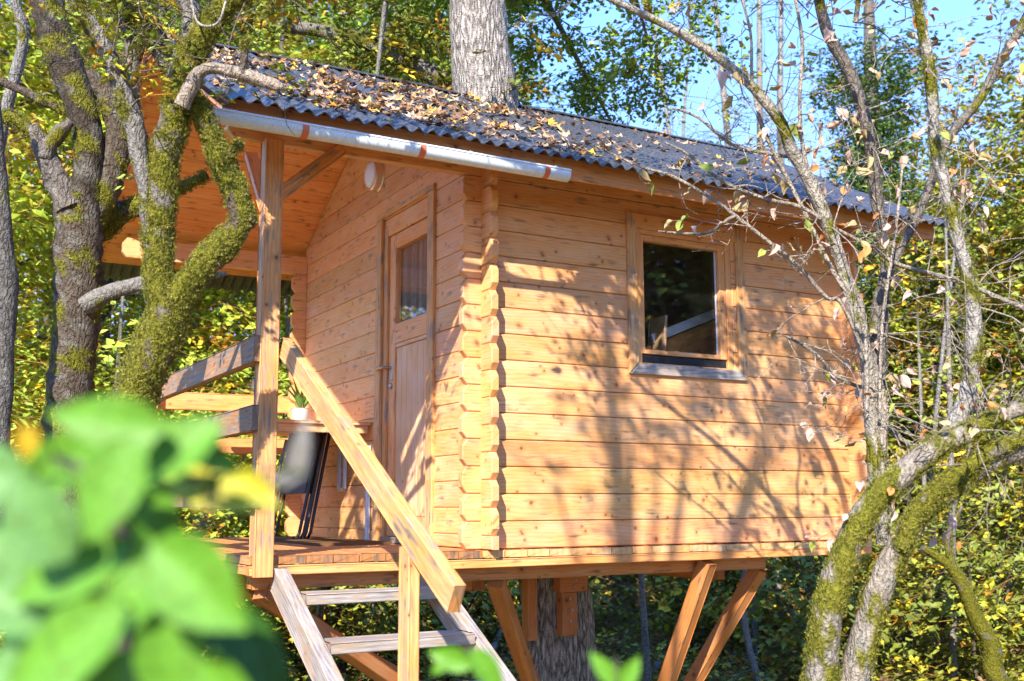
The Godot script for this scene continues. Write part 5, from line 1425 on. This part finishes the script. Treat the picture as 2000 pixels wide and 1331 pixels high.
		shrub(q[5], "undergrowth bushes beyond the cabin", on_ground(q[0], q[1]), q[2], q[3], Color(0.19, 0.225, 0.035), 0.32, int(q[4] * 1.0))
	# a tree on the near side of the stairs, outside the picture: its boughs dapple the window wall
	var sh := thing("shade_tree", "leafy tree left of the stairs whose boughs dapple the window wall", "tree", on_ground(-4.9, 6.4))
	var oy := sh.position.y
	limb(sh, "trunk", [Vector4(0, -0.3, 0, 0.13), Vector4(0.1, 2.5, 0, 0.11), Vector4(0.3, 5.0, -0.2, 0.09), Vector4(0.2, 8.0, -0.3, 0.04)], 12, 0.12, grey, grey, 0.0)
	var sg := Geo.new()
	var sp: Array = []
	var sc: Array = []
	for q in [[-1.5, 4.9, 4.2, 24, 0.42], [-2.1, 4.95, 4.6, 15, 0.42], [-1.9, 4.3, 3.7, 11, 0.40], [-2.75, 4.3, 4.1, 8, 0.36], [-3.0, 4.7, 4.6, 5, 0.36], [-2.3, 5.7, 5.0, 13, 0.45], [-3.4, 4.1, 4.3, 4, 0.30]]:
		var a := Vector4(0.28, 4.6, -0.2, 0.04)
		var e := Vector4(q[0] + 4.9, q[1] - oy, q[2] - 6.4, 0.008)
		var path := [a, a.lerp(e, 0.5) + Vector4(0, 0.35, 0, 0.004), e]
		limb_geo(sg, path, 7, 0.1, grey, grey, 0.0, 4)
		grow_twigs(sg, path.slice(1), 10, 0.6, 0.006, grey)
		for i in q[3]:
			sp.append(Transform3D(any_basis(rf(0.7, 1.1)), Vector3(e.x, e.y, e.z) + Vector3(rng.randfn(), rng.randfn() * 0.8, rng.randfn()) * q[4] * 0.6))
			sc.append(tone(yg, 0.3))
	part(sh, "limb", sg.mesh(), M.bark)
	stuff(sh, "crown", broad_clusters[2], M.leaf, sp, sc)
	# thin grey saplings in the undergrowth
	for i in 16:
		var u := rf(-0.42, 0.40)
		var d := rf(9.5, 16.0)
		var x := -2.6 + d * cos(1.061 - u)
		var z := 4.98 - d * sin(1.061 - u)
		var t := thing("sapling", "thin pale sapling stem in the undergrowth behind the cabin", "sapling", on_ground(x, z), "thin saplings behind the cabin")
		var h := rf(2.5, 6.0)
		var path := [Vector4(0, -0.2, 0, 0.035), Vector4(rf(-0.2, 0.2), h * 0.4, rf(-0.2, 0.2), 0.028), Vector4(rf(-0.5, 0.5), h, rf(-0.4, 0.4), 0.01)]
		limb(t, "trunk", path, 7, 0.15, Color(0.40, 0.37, 0.33), Color(0.15, 0.15, 0.03), 0.2)
		var g := Geo.new()
		grow_twigs(g, path, 10, 0.8, 0.006, Color(0.25, 0.21, 0.17))
		part(t, "twigs", g.mesh(), M.bark).set_meta("kind", "stuff")
	# fallen logs on the forest floor
	for q in [[4.6, -4.8, 5.6, -5.4, 0.05], [6.6, -4.4, 7.2, -5.6, 0.06], [2.6, -5.0, 3.4, -6.0, 0.045]]:
		var t := thing("fallen_log", "pale fallen branch lying in the undergrowth beyond the deck braces", "log", on_ground(q[0], q[1]), "fallen branches on the slope")
		var e := on_ground(q[2], q[3]) - t.position
		limb(t, "stem", [Vector4(0, 0.1, 0, q[4]), Vector4(e.x * 0.5, e.y * 0.5 + 0.16, e.z * 0.5, q[4] * 0.9), Vector4(e.x, e.y + 0.3, e.z, q[4] * 0.5)], 8, 0.15, pale, Color(0.12, 0.13, 0.03), 0.2)
	# trees on the other side of the clearing: the window pane mirrors them, they stand behind the camera
	for q in [[7.4, 8.4, 11.0, 2.6], [9.6, 10.8, 12.0, 2.8], [5.6, 11.2, 12.0, 2.8], [11.6, 8.8, 11.0, 2.6], [8.2, 14.0, 13.0, 3.0], [12.4, 13.0, 13.0, 3.0], [6.4, 9.6, 8.0, 2.4], [9.6, 8.0, 8.0, 2.4]]:
		forest_tree("dark tree across the clearing, mirrored in the cabin window", "trees across the clearing", on_ground(q[0], q[1]), q[2], 0.06, q[3], 0.11, Color(0.28, 0.33, 0.05), 0.1, 1700, grey, Vector3.ZERO, "forest_tree", 1.4)
	# leaves and herbs on the forest floor
	var fp: Array = []
	var ft: Array = []
	for i in 5200:
		var u := rf(-0.5, 0.5)
		var d := 7.0 + 16.0 * pow(rng.randf(), 1.4)
		var x := -2.6 + d * cos(1.061 - u)
		var z := 4.98 - d * sin(1.061 - u)
		fp.append(Transform3D(any_basis(rf(0.6, 1.1)), on_ground(x, z) + Vector3(0, rf(0.0, 0.28), 0)))
		ft.append(tone(Color(0.21, 0.235, 0.04), 0.36) if rng.randf() < 0.75 else Color(0.24, 0.15, 0.07) * rf(0.6, 1.3))
	tag(stuff(self, "ground_cover", far_clusters[1], M.leaf, fp, ft), "low herbs and leaf litter covering the forest floor", "ground cover")

func build_near_bush() -> void:
	var t := thing("leafy_bush", "blurred bright green leaves close to the camera at the lower left", "bush", Vector3.ZERO)
	var near_leaves := [
		[Vector3(-2.465, 0.270, 4.331), Vector3(-0.95, 0.14, -0.28), Vector3(-0.28, 0.01, 0.96), 0.068, 0.030, 0],
		[Vector3(-2.432, 0.276, 4.325), Vector3(-0.79, -0.58, -0.21), Vector3(-0.48, 0.36, 0.80), 0.065, 0.031, 0],
		[Vector3(-2.512, 0.196, 4.316), Vector3(-0.58, 0.81, 0.04), Vector3(-0.37, -0.31, 0.87), 0.061, 0.041, 1],
		[Vector3(-2.485, 0.265, 4.340), Vector3(-0.36, -0.93, -0.03), Vector3(-0.39, 0.12, 0.91), 0.063, 0.036, 0],
		[Vector3(-2.477, 0.203, 4.315), Vector3(-0.84, -0.35, -0.41), Vector3(-0.53, 0.38, 0.76), 0.078, 0.038, 0],
		[Vector3(-2.476, 0.207, 4.360), Vector3(0.61, -0.65, 0.45), Vector3(-0.50, 0.13, 0.85), 0.071, 0.045, 0],
		[Vector3(-2.486, 0.172, 4.347), Vector3(-0.76, -0.58, -0.30), Vector3(-0.51, 0.24, 0.82), 0.078, 0.040, 0],
		[Vector3(-2.463, 0.170, 4.339), Vector3(0.12, -0.98, 0.13), Vector3(-0.19, 0.10, 0.98), 0.063, 0.039, 0],
		[Vector3(-2.418, 0.166, 4.297), Vector3(0.45, -0.87, 0.21), Vector3(-0.16, 0.16, 0.97), 0.075, 0.035, 2],
		[Vector3(-2.446, 0.247, 4.219), Vector3(0.76, -0.23, 0.61), Vector3(-0.53, 0.33, 0.78), 0.088, 0.031, 3],
		[Vector3(-2.537, 0.271, 4.321), Vector3(-0.05, -0.99, -0.09), Vector3(-0.41, -0.06, 0.91), 0.019, 0.013, 4],
		[Vector3(-2.508, 0.161, 4.277), Vector3(-0.92, 0.31, -0.24), Vector3(-0.14, 0.30, 0.94), 0.061, 0.036, 1],
		[Vector3(-2.488, 0.224, 4.265), Vector3(0.39, -0.87, 0.30), Vector3(-0.55, 0.03, 0.83), 0.059, 0.035, 2],
		[Vector3(-2.491, 0.129, 4.249), Vector3(-0.89, -0.18, -0.41), Vector3(-0.45, 0.26, 0.85), 0.080, 0.045, 1],
		[Vector3(-2.475, 0.145, 4.303), Vector3(-0.32, -0.94, -0.12), Vector3(-0.69, 0.15, 0.71), 0.075, 0.043, 0],
		[Vector3(-2.444, 0.145, 4.345), Vector3(0.39, -0.87, 0.30), Vector3(-0.63, -0.02, 0.78), 0.063, 0.036, 0],
		[Vector3(-2.467, 0.246, 4.237), Vector3(0.45, -0.87, 0.21), Vector3(-0.11, 0.19, 0.98), 0.062, 0.034, 0],
		[Vector3(-2.528, 0.240, 4.249), Vector3(-0.92, 0.16, -0.37), Vector3(-0.33, 0.21, 0.92), 0.059, 0.040, 1],
		[Vector3(-2.499, 0.205, 4.212), Vector3(-0.55, -0.77, -0.33), Vector3(-0.64, 0.14, 0.75), 0.074, 0.043, 2],
		[Vector3(-2.427, 0.160, 4.244), Vector3(0.74, -0.51, 0.44), Vector3(-0.25, 0.40, 0.88), 0.062, 0.031, 2],
		[Vector3(-2.479, 0.262, 4.257), Vector3(0.74, 0.32, 0.59), Vector3(-0.66, 0.18, 0.73), 0.050, 0.022, 0],
		[Vector3(-2.470, 0.129, 4.196), Vector3(-0.50, 0.86, -0.13), Vector3(-0.35, -0.06, 0.94), 0.076, 0.047, 2],
		[Vector3(-2.445, 0.122, 4.186), Vector3(0.38, 0.85, 0.36), Vector3(-0.65, -0.03, 0.76), 0.072, 0.045, 2],
		[Vector3(-2.481, 0.156, 4.171), Vector3(-0.80, -0.34, -0.50), Vector3(-0.60, 0.40, 0.69), 0.078, 0.048, 2],
		[Vector3(-2.452, 0.151, 4.187), Vector3(0.07, -0.99, -0.13), Vector3(-0.39, -0.15, 0.91), 0.084, 0.048, 2],
		[Vector3(-2.530, 0.239, 4.244), Vector3(0.61, 0.45, 0.65), Vector3(-0.71, -0.04, 0.70), 0.064, 0.035, 0],
		[Vector3(-2.515, 0.172, 4.244), Vector3(-0.66, 0.74, -0.13), Vector3(-0.32, -0.12, 0.94), 0.062, 0.040, 1],
		[Vector3(-2.465, 0.194, 4.339), Vector3(-0.62, -0.77, -0.15), Vector3(-0.64, 0.39, 0.66), 0.056, 0.034, 0],
		[Vector3(-2.413, 0.245, 4.246), Vector3(0.82, -0.19, 0.54), Vector3(-0.52, 0.15, 0.84), 0.038, 0.018, 3],
		[Vector3(-2.453, 0.272, 4.294), Vector3(0.68, -0.52, 0.52), Vector3(-0.49, 0.21, 0.85), 0.048, 0.021, 0],
		[Vector3(-2.392, 0.144, 4.262), Vector3(0.31, -0.94, 0.13), Vector3(-0.28, 0.04, 0.96), 0.062, 0.034, 2],
		[Vector3(-2.360, 0.238, 4.239), Vector3(0.06, 0.95, 0.31), Vector3(-0.50, -0.24, 0.83), 0.052, 0.015, 5],
		[Vector3(-2.352, 0.249, 4.246), Vector3(-0.87, -0.27, -0.42), Vector3(-0.49, 0.46, 0.74), 0.030, 0.012, 5],
	]
	var sprig_leaves := [
		[Vector3(-2.123, 0.081, 4.055), Vector3(-0.91, 0.24, -0.35), Vector3(-0.38, -0.10, 0.92), 0.045, 0.022, 0],
		[Vector3(-2.126, 0.094, 4.055), Vector3(0.56, -0.77, 0.30), Vector3(-0.26, 0.18, 0.95), 0.049, 0.024, 0],
		[Vector3(-2.120, 0.081, 4.000), Vector3(-0.67, -0.64, -0.37), Vector3(-0.57, 0.12, 0.82), 0.026, 0.013, 0],
	]
	var small_leaves := [
		[Vector3(-2.006, 0.062, 4.116), Vector3(-0.66, 0.74, -0.13), Vector3(-0.35, -0.15, 0.92), 0.038, 0.017, 0],
		[Vector3(-2.006, 0.057, 4.116), Vector3(0.39, 0.79, 0.47), Vector3(-0.48, -0.26, 0.84), 0.036, 0.019, 0],
	]

	var shapes: Array = []
	var stems := [Vector3(-2.50, -1.55, 4.20), Vector3(-2.473, 0.0, 4.291), Vector3(-2.475, 0.134, 4.287), Vector3(-2.472, 0.186, 4.274), Vector3(-2.493, 0.238, 4.295), Vector3(-2.519, 0.253, 4.294)]
	var g := Geo.new()
	var sp: Array = []
	for p in stems:
		sp.append(Vector4(p.x, p.y, p.z, 0.0032))
	limb_geo(g, sp, 8, 0.1, Color(0.16, 0.13, 0.11), Color.BLACK, 0.0, 5)
	var side := [Vector4(-2.472, 0.12, 4.287, 0.002), Vector4(-2.44, 0.204, 4.296, 0.0016), Vector4(-2.414, 0.236, 4.245, 0.001)]
	limb_geo(g, side, 6, 0.1, Color(0.2, 0.2, 0.1), Color.BLACK, 0.0, 5)
	var left := [Vector4(-2.474, 0.13, 4.287, 0.002), Vector4(-2.50, 0.19, 4.293, 0.0016), Vector4(-2.535, 0.215, 4.292, 0.001)]
	limb_geo(g, left, 6, 0.1, Color(0.2, 0.2, 0.1), Color.BLACK, 0.0, 5)
	var joints := spline(sp, 6) + spline(side, 6) + spline(left, 6)
	for q in near_leaves:
		var near := Vector3(joints[0].x, joints[0].y, joints[0].z)
		for j in joints:
			var p := Vector3(j.x, j.y, j.z)
			if p.distance_to(q[0]) < near.distance_to(q[0]):
				near = p
		var mid: Vector3 = (near + q[0]) / 2 + Vector3(0, 0.006, 0)
		limb_geo(g, [Vector4(near.x, near.y, near.z, 0.0011), Vector4(mid.x, mid.y, mid.z, 0.0009), Vector4(q[0].x, q[0].y, q[0].z, 0.0009)], 5, 0.0, Color(0.16, 0.20, 0.04), Color.BLACK, 0.0, 3)
		var side_v: Vector3 = q[1].cross(q[2]).normalized()
		part(t, "leaf", broad_leaf(q[3], q[4], rf(0.05, 0.25), rf(0.15, 0.35), 0.06), M["near%d" % q[5]], Transform3D(Basis(q[1], side_v.cross(q[1]), side_v), q[0]))
	part(t, "stem", g.mesh(), M.bark)
	for s in [["green sprig poking up before the lower step of the stairs", sprig_leaves, Vector3(-2.116, 0.03, 4.029), Vector3(-2.119, 0.089, 4.038)], ["pair of small green leaves at the bottom edge, in front of the trunk", small_leaves, Vector3(-2.008, 0.033, 4.113), Vector3(-2.009, 0.066, 4.119)]]:
		var o := thing("leafy_sprig", s[0], "sprig", Vector3.ZERO, "sprigs at the bottom of the frame")
		var h := Geo.new()
		var low: Vector3 = s[2]
		var top: Vector3 = s[3]
		limb_geo(h, [Vector4(low.x, -1.5, low.z, 0.004), Vector4(low.x - 0.02, -0.6, low.z, 0.003), Vector4(low.x, low.y, low.z, 0.0018), Vector4(top.x, top.y, top.z, 0.0014)], 6, 0.0, Color(0.16, 0.17, 0.05), Color.BLACK, 0.0, 4)
		for q in s[1]:
			limb_geo(h, [Vector4(top.x, top.y, top.z, 0.001), Vector4(q[0].x, q[0].y, q[0].z, 0.001)], 5, 0.0, Color(0.16, 0.20, 0.04), Color.BLACK, 0.0, 2)
			var side_v: Vector3 = q[1].cross(q[2]).normalized()
			part(o, "leaf", broad_leaf(q[3], q[4], 0.2, 0.3, 0.06), M.near0, Transform3D(Basis(q[1], side_v.cross(q[1]), side_v), q[0]))
		part(o, "stem", h.mesh(), M.bark)

func build_ground() -> void:
	var g := Geo.new()
	var line: Array = []
	for i in 41:
		var u := (i - 20) / 20.0
		line.append(u * 18.0 + signf(u) * pow(absf(u), 4.0) * 200.0)
	for i in 40:
		for j in 40:
			var p: Array = []
			for q in [[i, j], [i + 1, j], [i + 1, j + 1], [i, j + 1]]:
				p.append(on_ground(line[q[0]] + 2.0, line[q[1]] - 4.0))
			var n1: Vector3 = -(p[1] - p[0]).cross(p[2] - p[0]).normalized()
			var n2: Vector3 = -(p[2] - p[0]).cross(p[3] - p[0]).normalized()
			g.tri(p[0], p[1], p[2], n1, n1, n1)
			g.tri(p[0], p[2], p[3], n2, n2, n2)
	var o := part(self, "ground", g.mesh(), M.ground)
	o.set_meta("kind", "structure")
	tag(o, "leaf-strewn forest floor rising into a slope behind the cabin", "ground")

func _ready() -> void:
	# ---- camera, sky, sun, exposure
	var cam := Camera3D.new()
	cam.name = "camera"
	add_child(cam)
	cam.fov = 34.82
	cam.near = 0.05
	cam.far = 600.0
	cam.transform = Transform3D(Basis(Vector3(0.87305, -0.00331, 0.48762), Vector3(-0.06984, 0.98882, 0.13175), Vector3(-0.48260, -0.14908, 0.86306)), Vector3(-2.597, 0.2266, 4.9759))
	var lens := CameraAttributesPhysical.new()
	lens.frustum_focal_length = 38.27
	lens.frustum_focus_distance = 5.7
	lens.exposure_aperture = 3.2
	cam.attributes = lens
	cam.current = true
	var env := Environment.new()
	env.background_mode = Environment.BG_SKY
	var sky := Sky.new()
	var sm := ProceduralSkyMaterial.new()
	sm.sky_top_color = Color(0.36, 0.56, 0.91)
	sm.sky_horizon_color = Color(0.70, 0.82, 0.97)
	sm.sky_curve = 0.16
	sm.ground_bottom_color = Color(0.30, 0.27, 0.20)
	sm.ground_horizon_color = Color(0.45, 0.45, 0.40)
	sm.sun_angle_max = 4.0
	sky.sky_material = sm
	env.sky = sky
	env.background_energy_multiplier = 1.4
	env.ambient_light_source = Environment.AMBIENT_SOURCE_SKY
	env.tonemap_mode = Environment.TONE_MAPPER_LINEAR
	env.tonemap_exposure = 2.3
	env.sdfgi_enabled = true
	env.ssao_enabled = true
	env.ssil_enabled = true
	var we := WorldEnvironment.new()
	we.name = "world"
	we.environment = env
	add_child(we)
	var sun := DirectionalLight3D.new()
	sun.name = "sun"
	add_child(sun)
	sun.basis = Basis.looking_at(Vector3(0.90, -0.885, -1.0).normalized(), Vector3.UP)
	sun.light_energy = 1.6
	sun.light_color = Color(1.0, 0.965, 0.91)
	sun.light_angular_distance = 0.5
	sun.shadow_enabled = true

	rng.seed = 20240
	lump.seed = 5
	lump.frequency = 1.0
	lump.fractal_octaves = 2
	make_materials()
	for k in 4:
		M["fallen%d" % k] = mat(null, 0.7, [lin(0.62, 0.40, 0.05), lin(0.58, 0.28, 0.04), lin(0.56, 0.45, 0.14), lin(0.58, 0.40, 0.22)][k], 0.3)
		M["fallen%d" % k].backlight = Color(0.4, 0.3, 0.1)
		M["dry%d" % k] = mat(null, 0.7, [lin(0.46, 0.31, 0.24), lin(0.40, 0.30, 0.14), lin(0.26, 0.30, 0.06), lin(0.50, 0.20, 0.06)][k], 0.3)
		M["dry%d" % k].backlight = Color(0.5, 0.42, 0.3)
	var veins := vein_picture(61)
	for k in 6:
		M["near%d" % k] = mat(veins, 0.5, [lin(0.14, 0.36, 0.025), lin(0.16, 0.36, 0.09), lin(0.04, 0.14, 0.015), lin(0.55, 0.52, 0.02), lin(0.65, 0.42, 0.02), lin(0.24, 0.225, 0.20)][k], 0.35)
		M["near%d" % k].backlight = Color(0.7, 0.8, 0.2)
	for k in 3:
		cluster_meshes.append(spray(15, 0.42, 0.068, 0.62, 0.11))
		broad_clusters.append(spray(12, 0.36, 0.075, 0.72, 0.09))
		far_clusters.append(spray(14, 0.44, 0.098, 0.64, 0.13))
	var tg := Geo.new()
	for i in 15:
		var a := i * 2.4
		var d := Vector3(cos(a) * rf(0.2, 1.3), rf(0.4, 1.0), sin(a) * rf(0.2, 1.3)).normalized()
		leaf_geo(tg, Vector3(cos(a), 0, sin(a)) * rf(0.001, 0.008), d, (Vector3.UP - d * d.y + Vector3(0.01, 0, 0)).normalized(), rf(0.008, 0.018), 0.0032, Color.WHITE * rf(0.6, 1.3))
	tuft_mesh = tg.mesh()

	build_ground()
	build_house()
	build_stairs()
	build_porch_things()
	build_host_tree()
	build_old_trees()
	build_right_trees()
	build_forest()
	scatter_roof()
	build_near_bush()
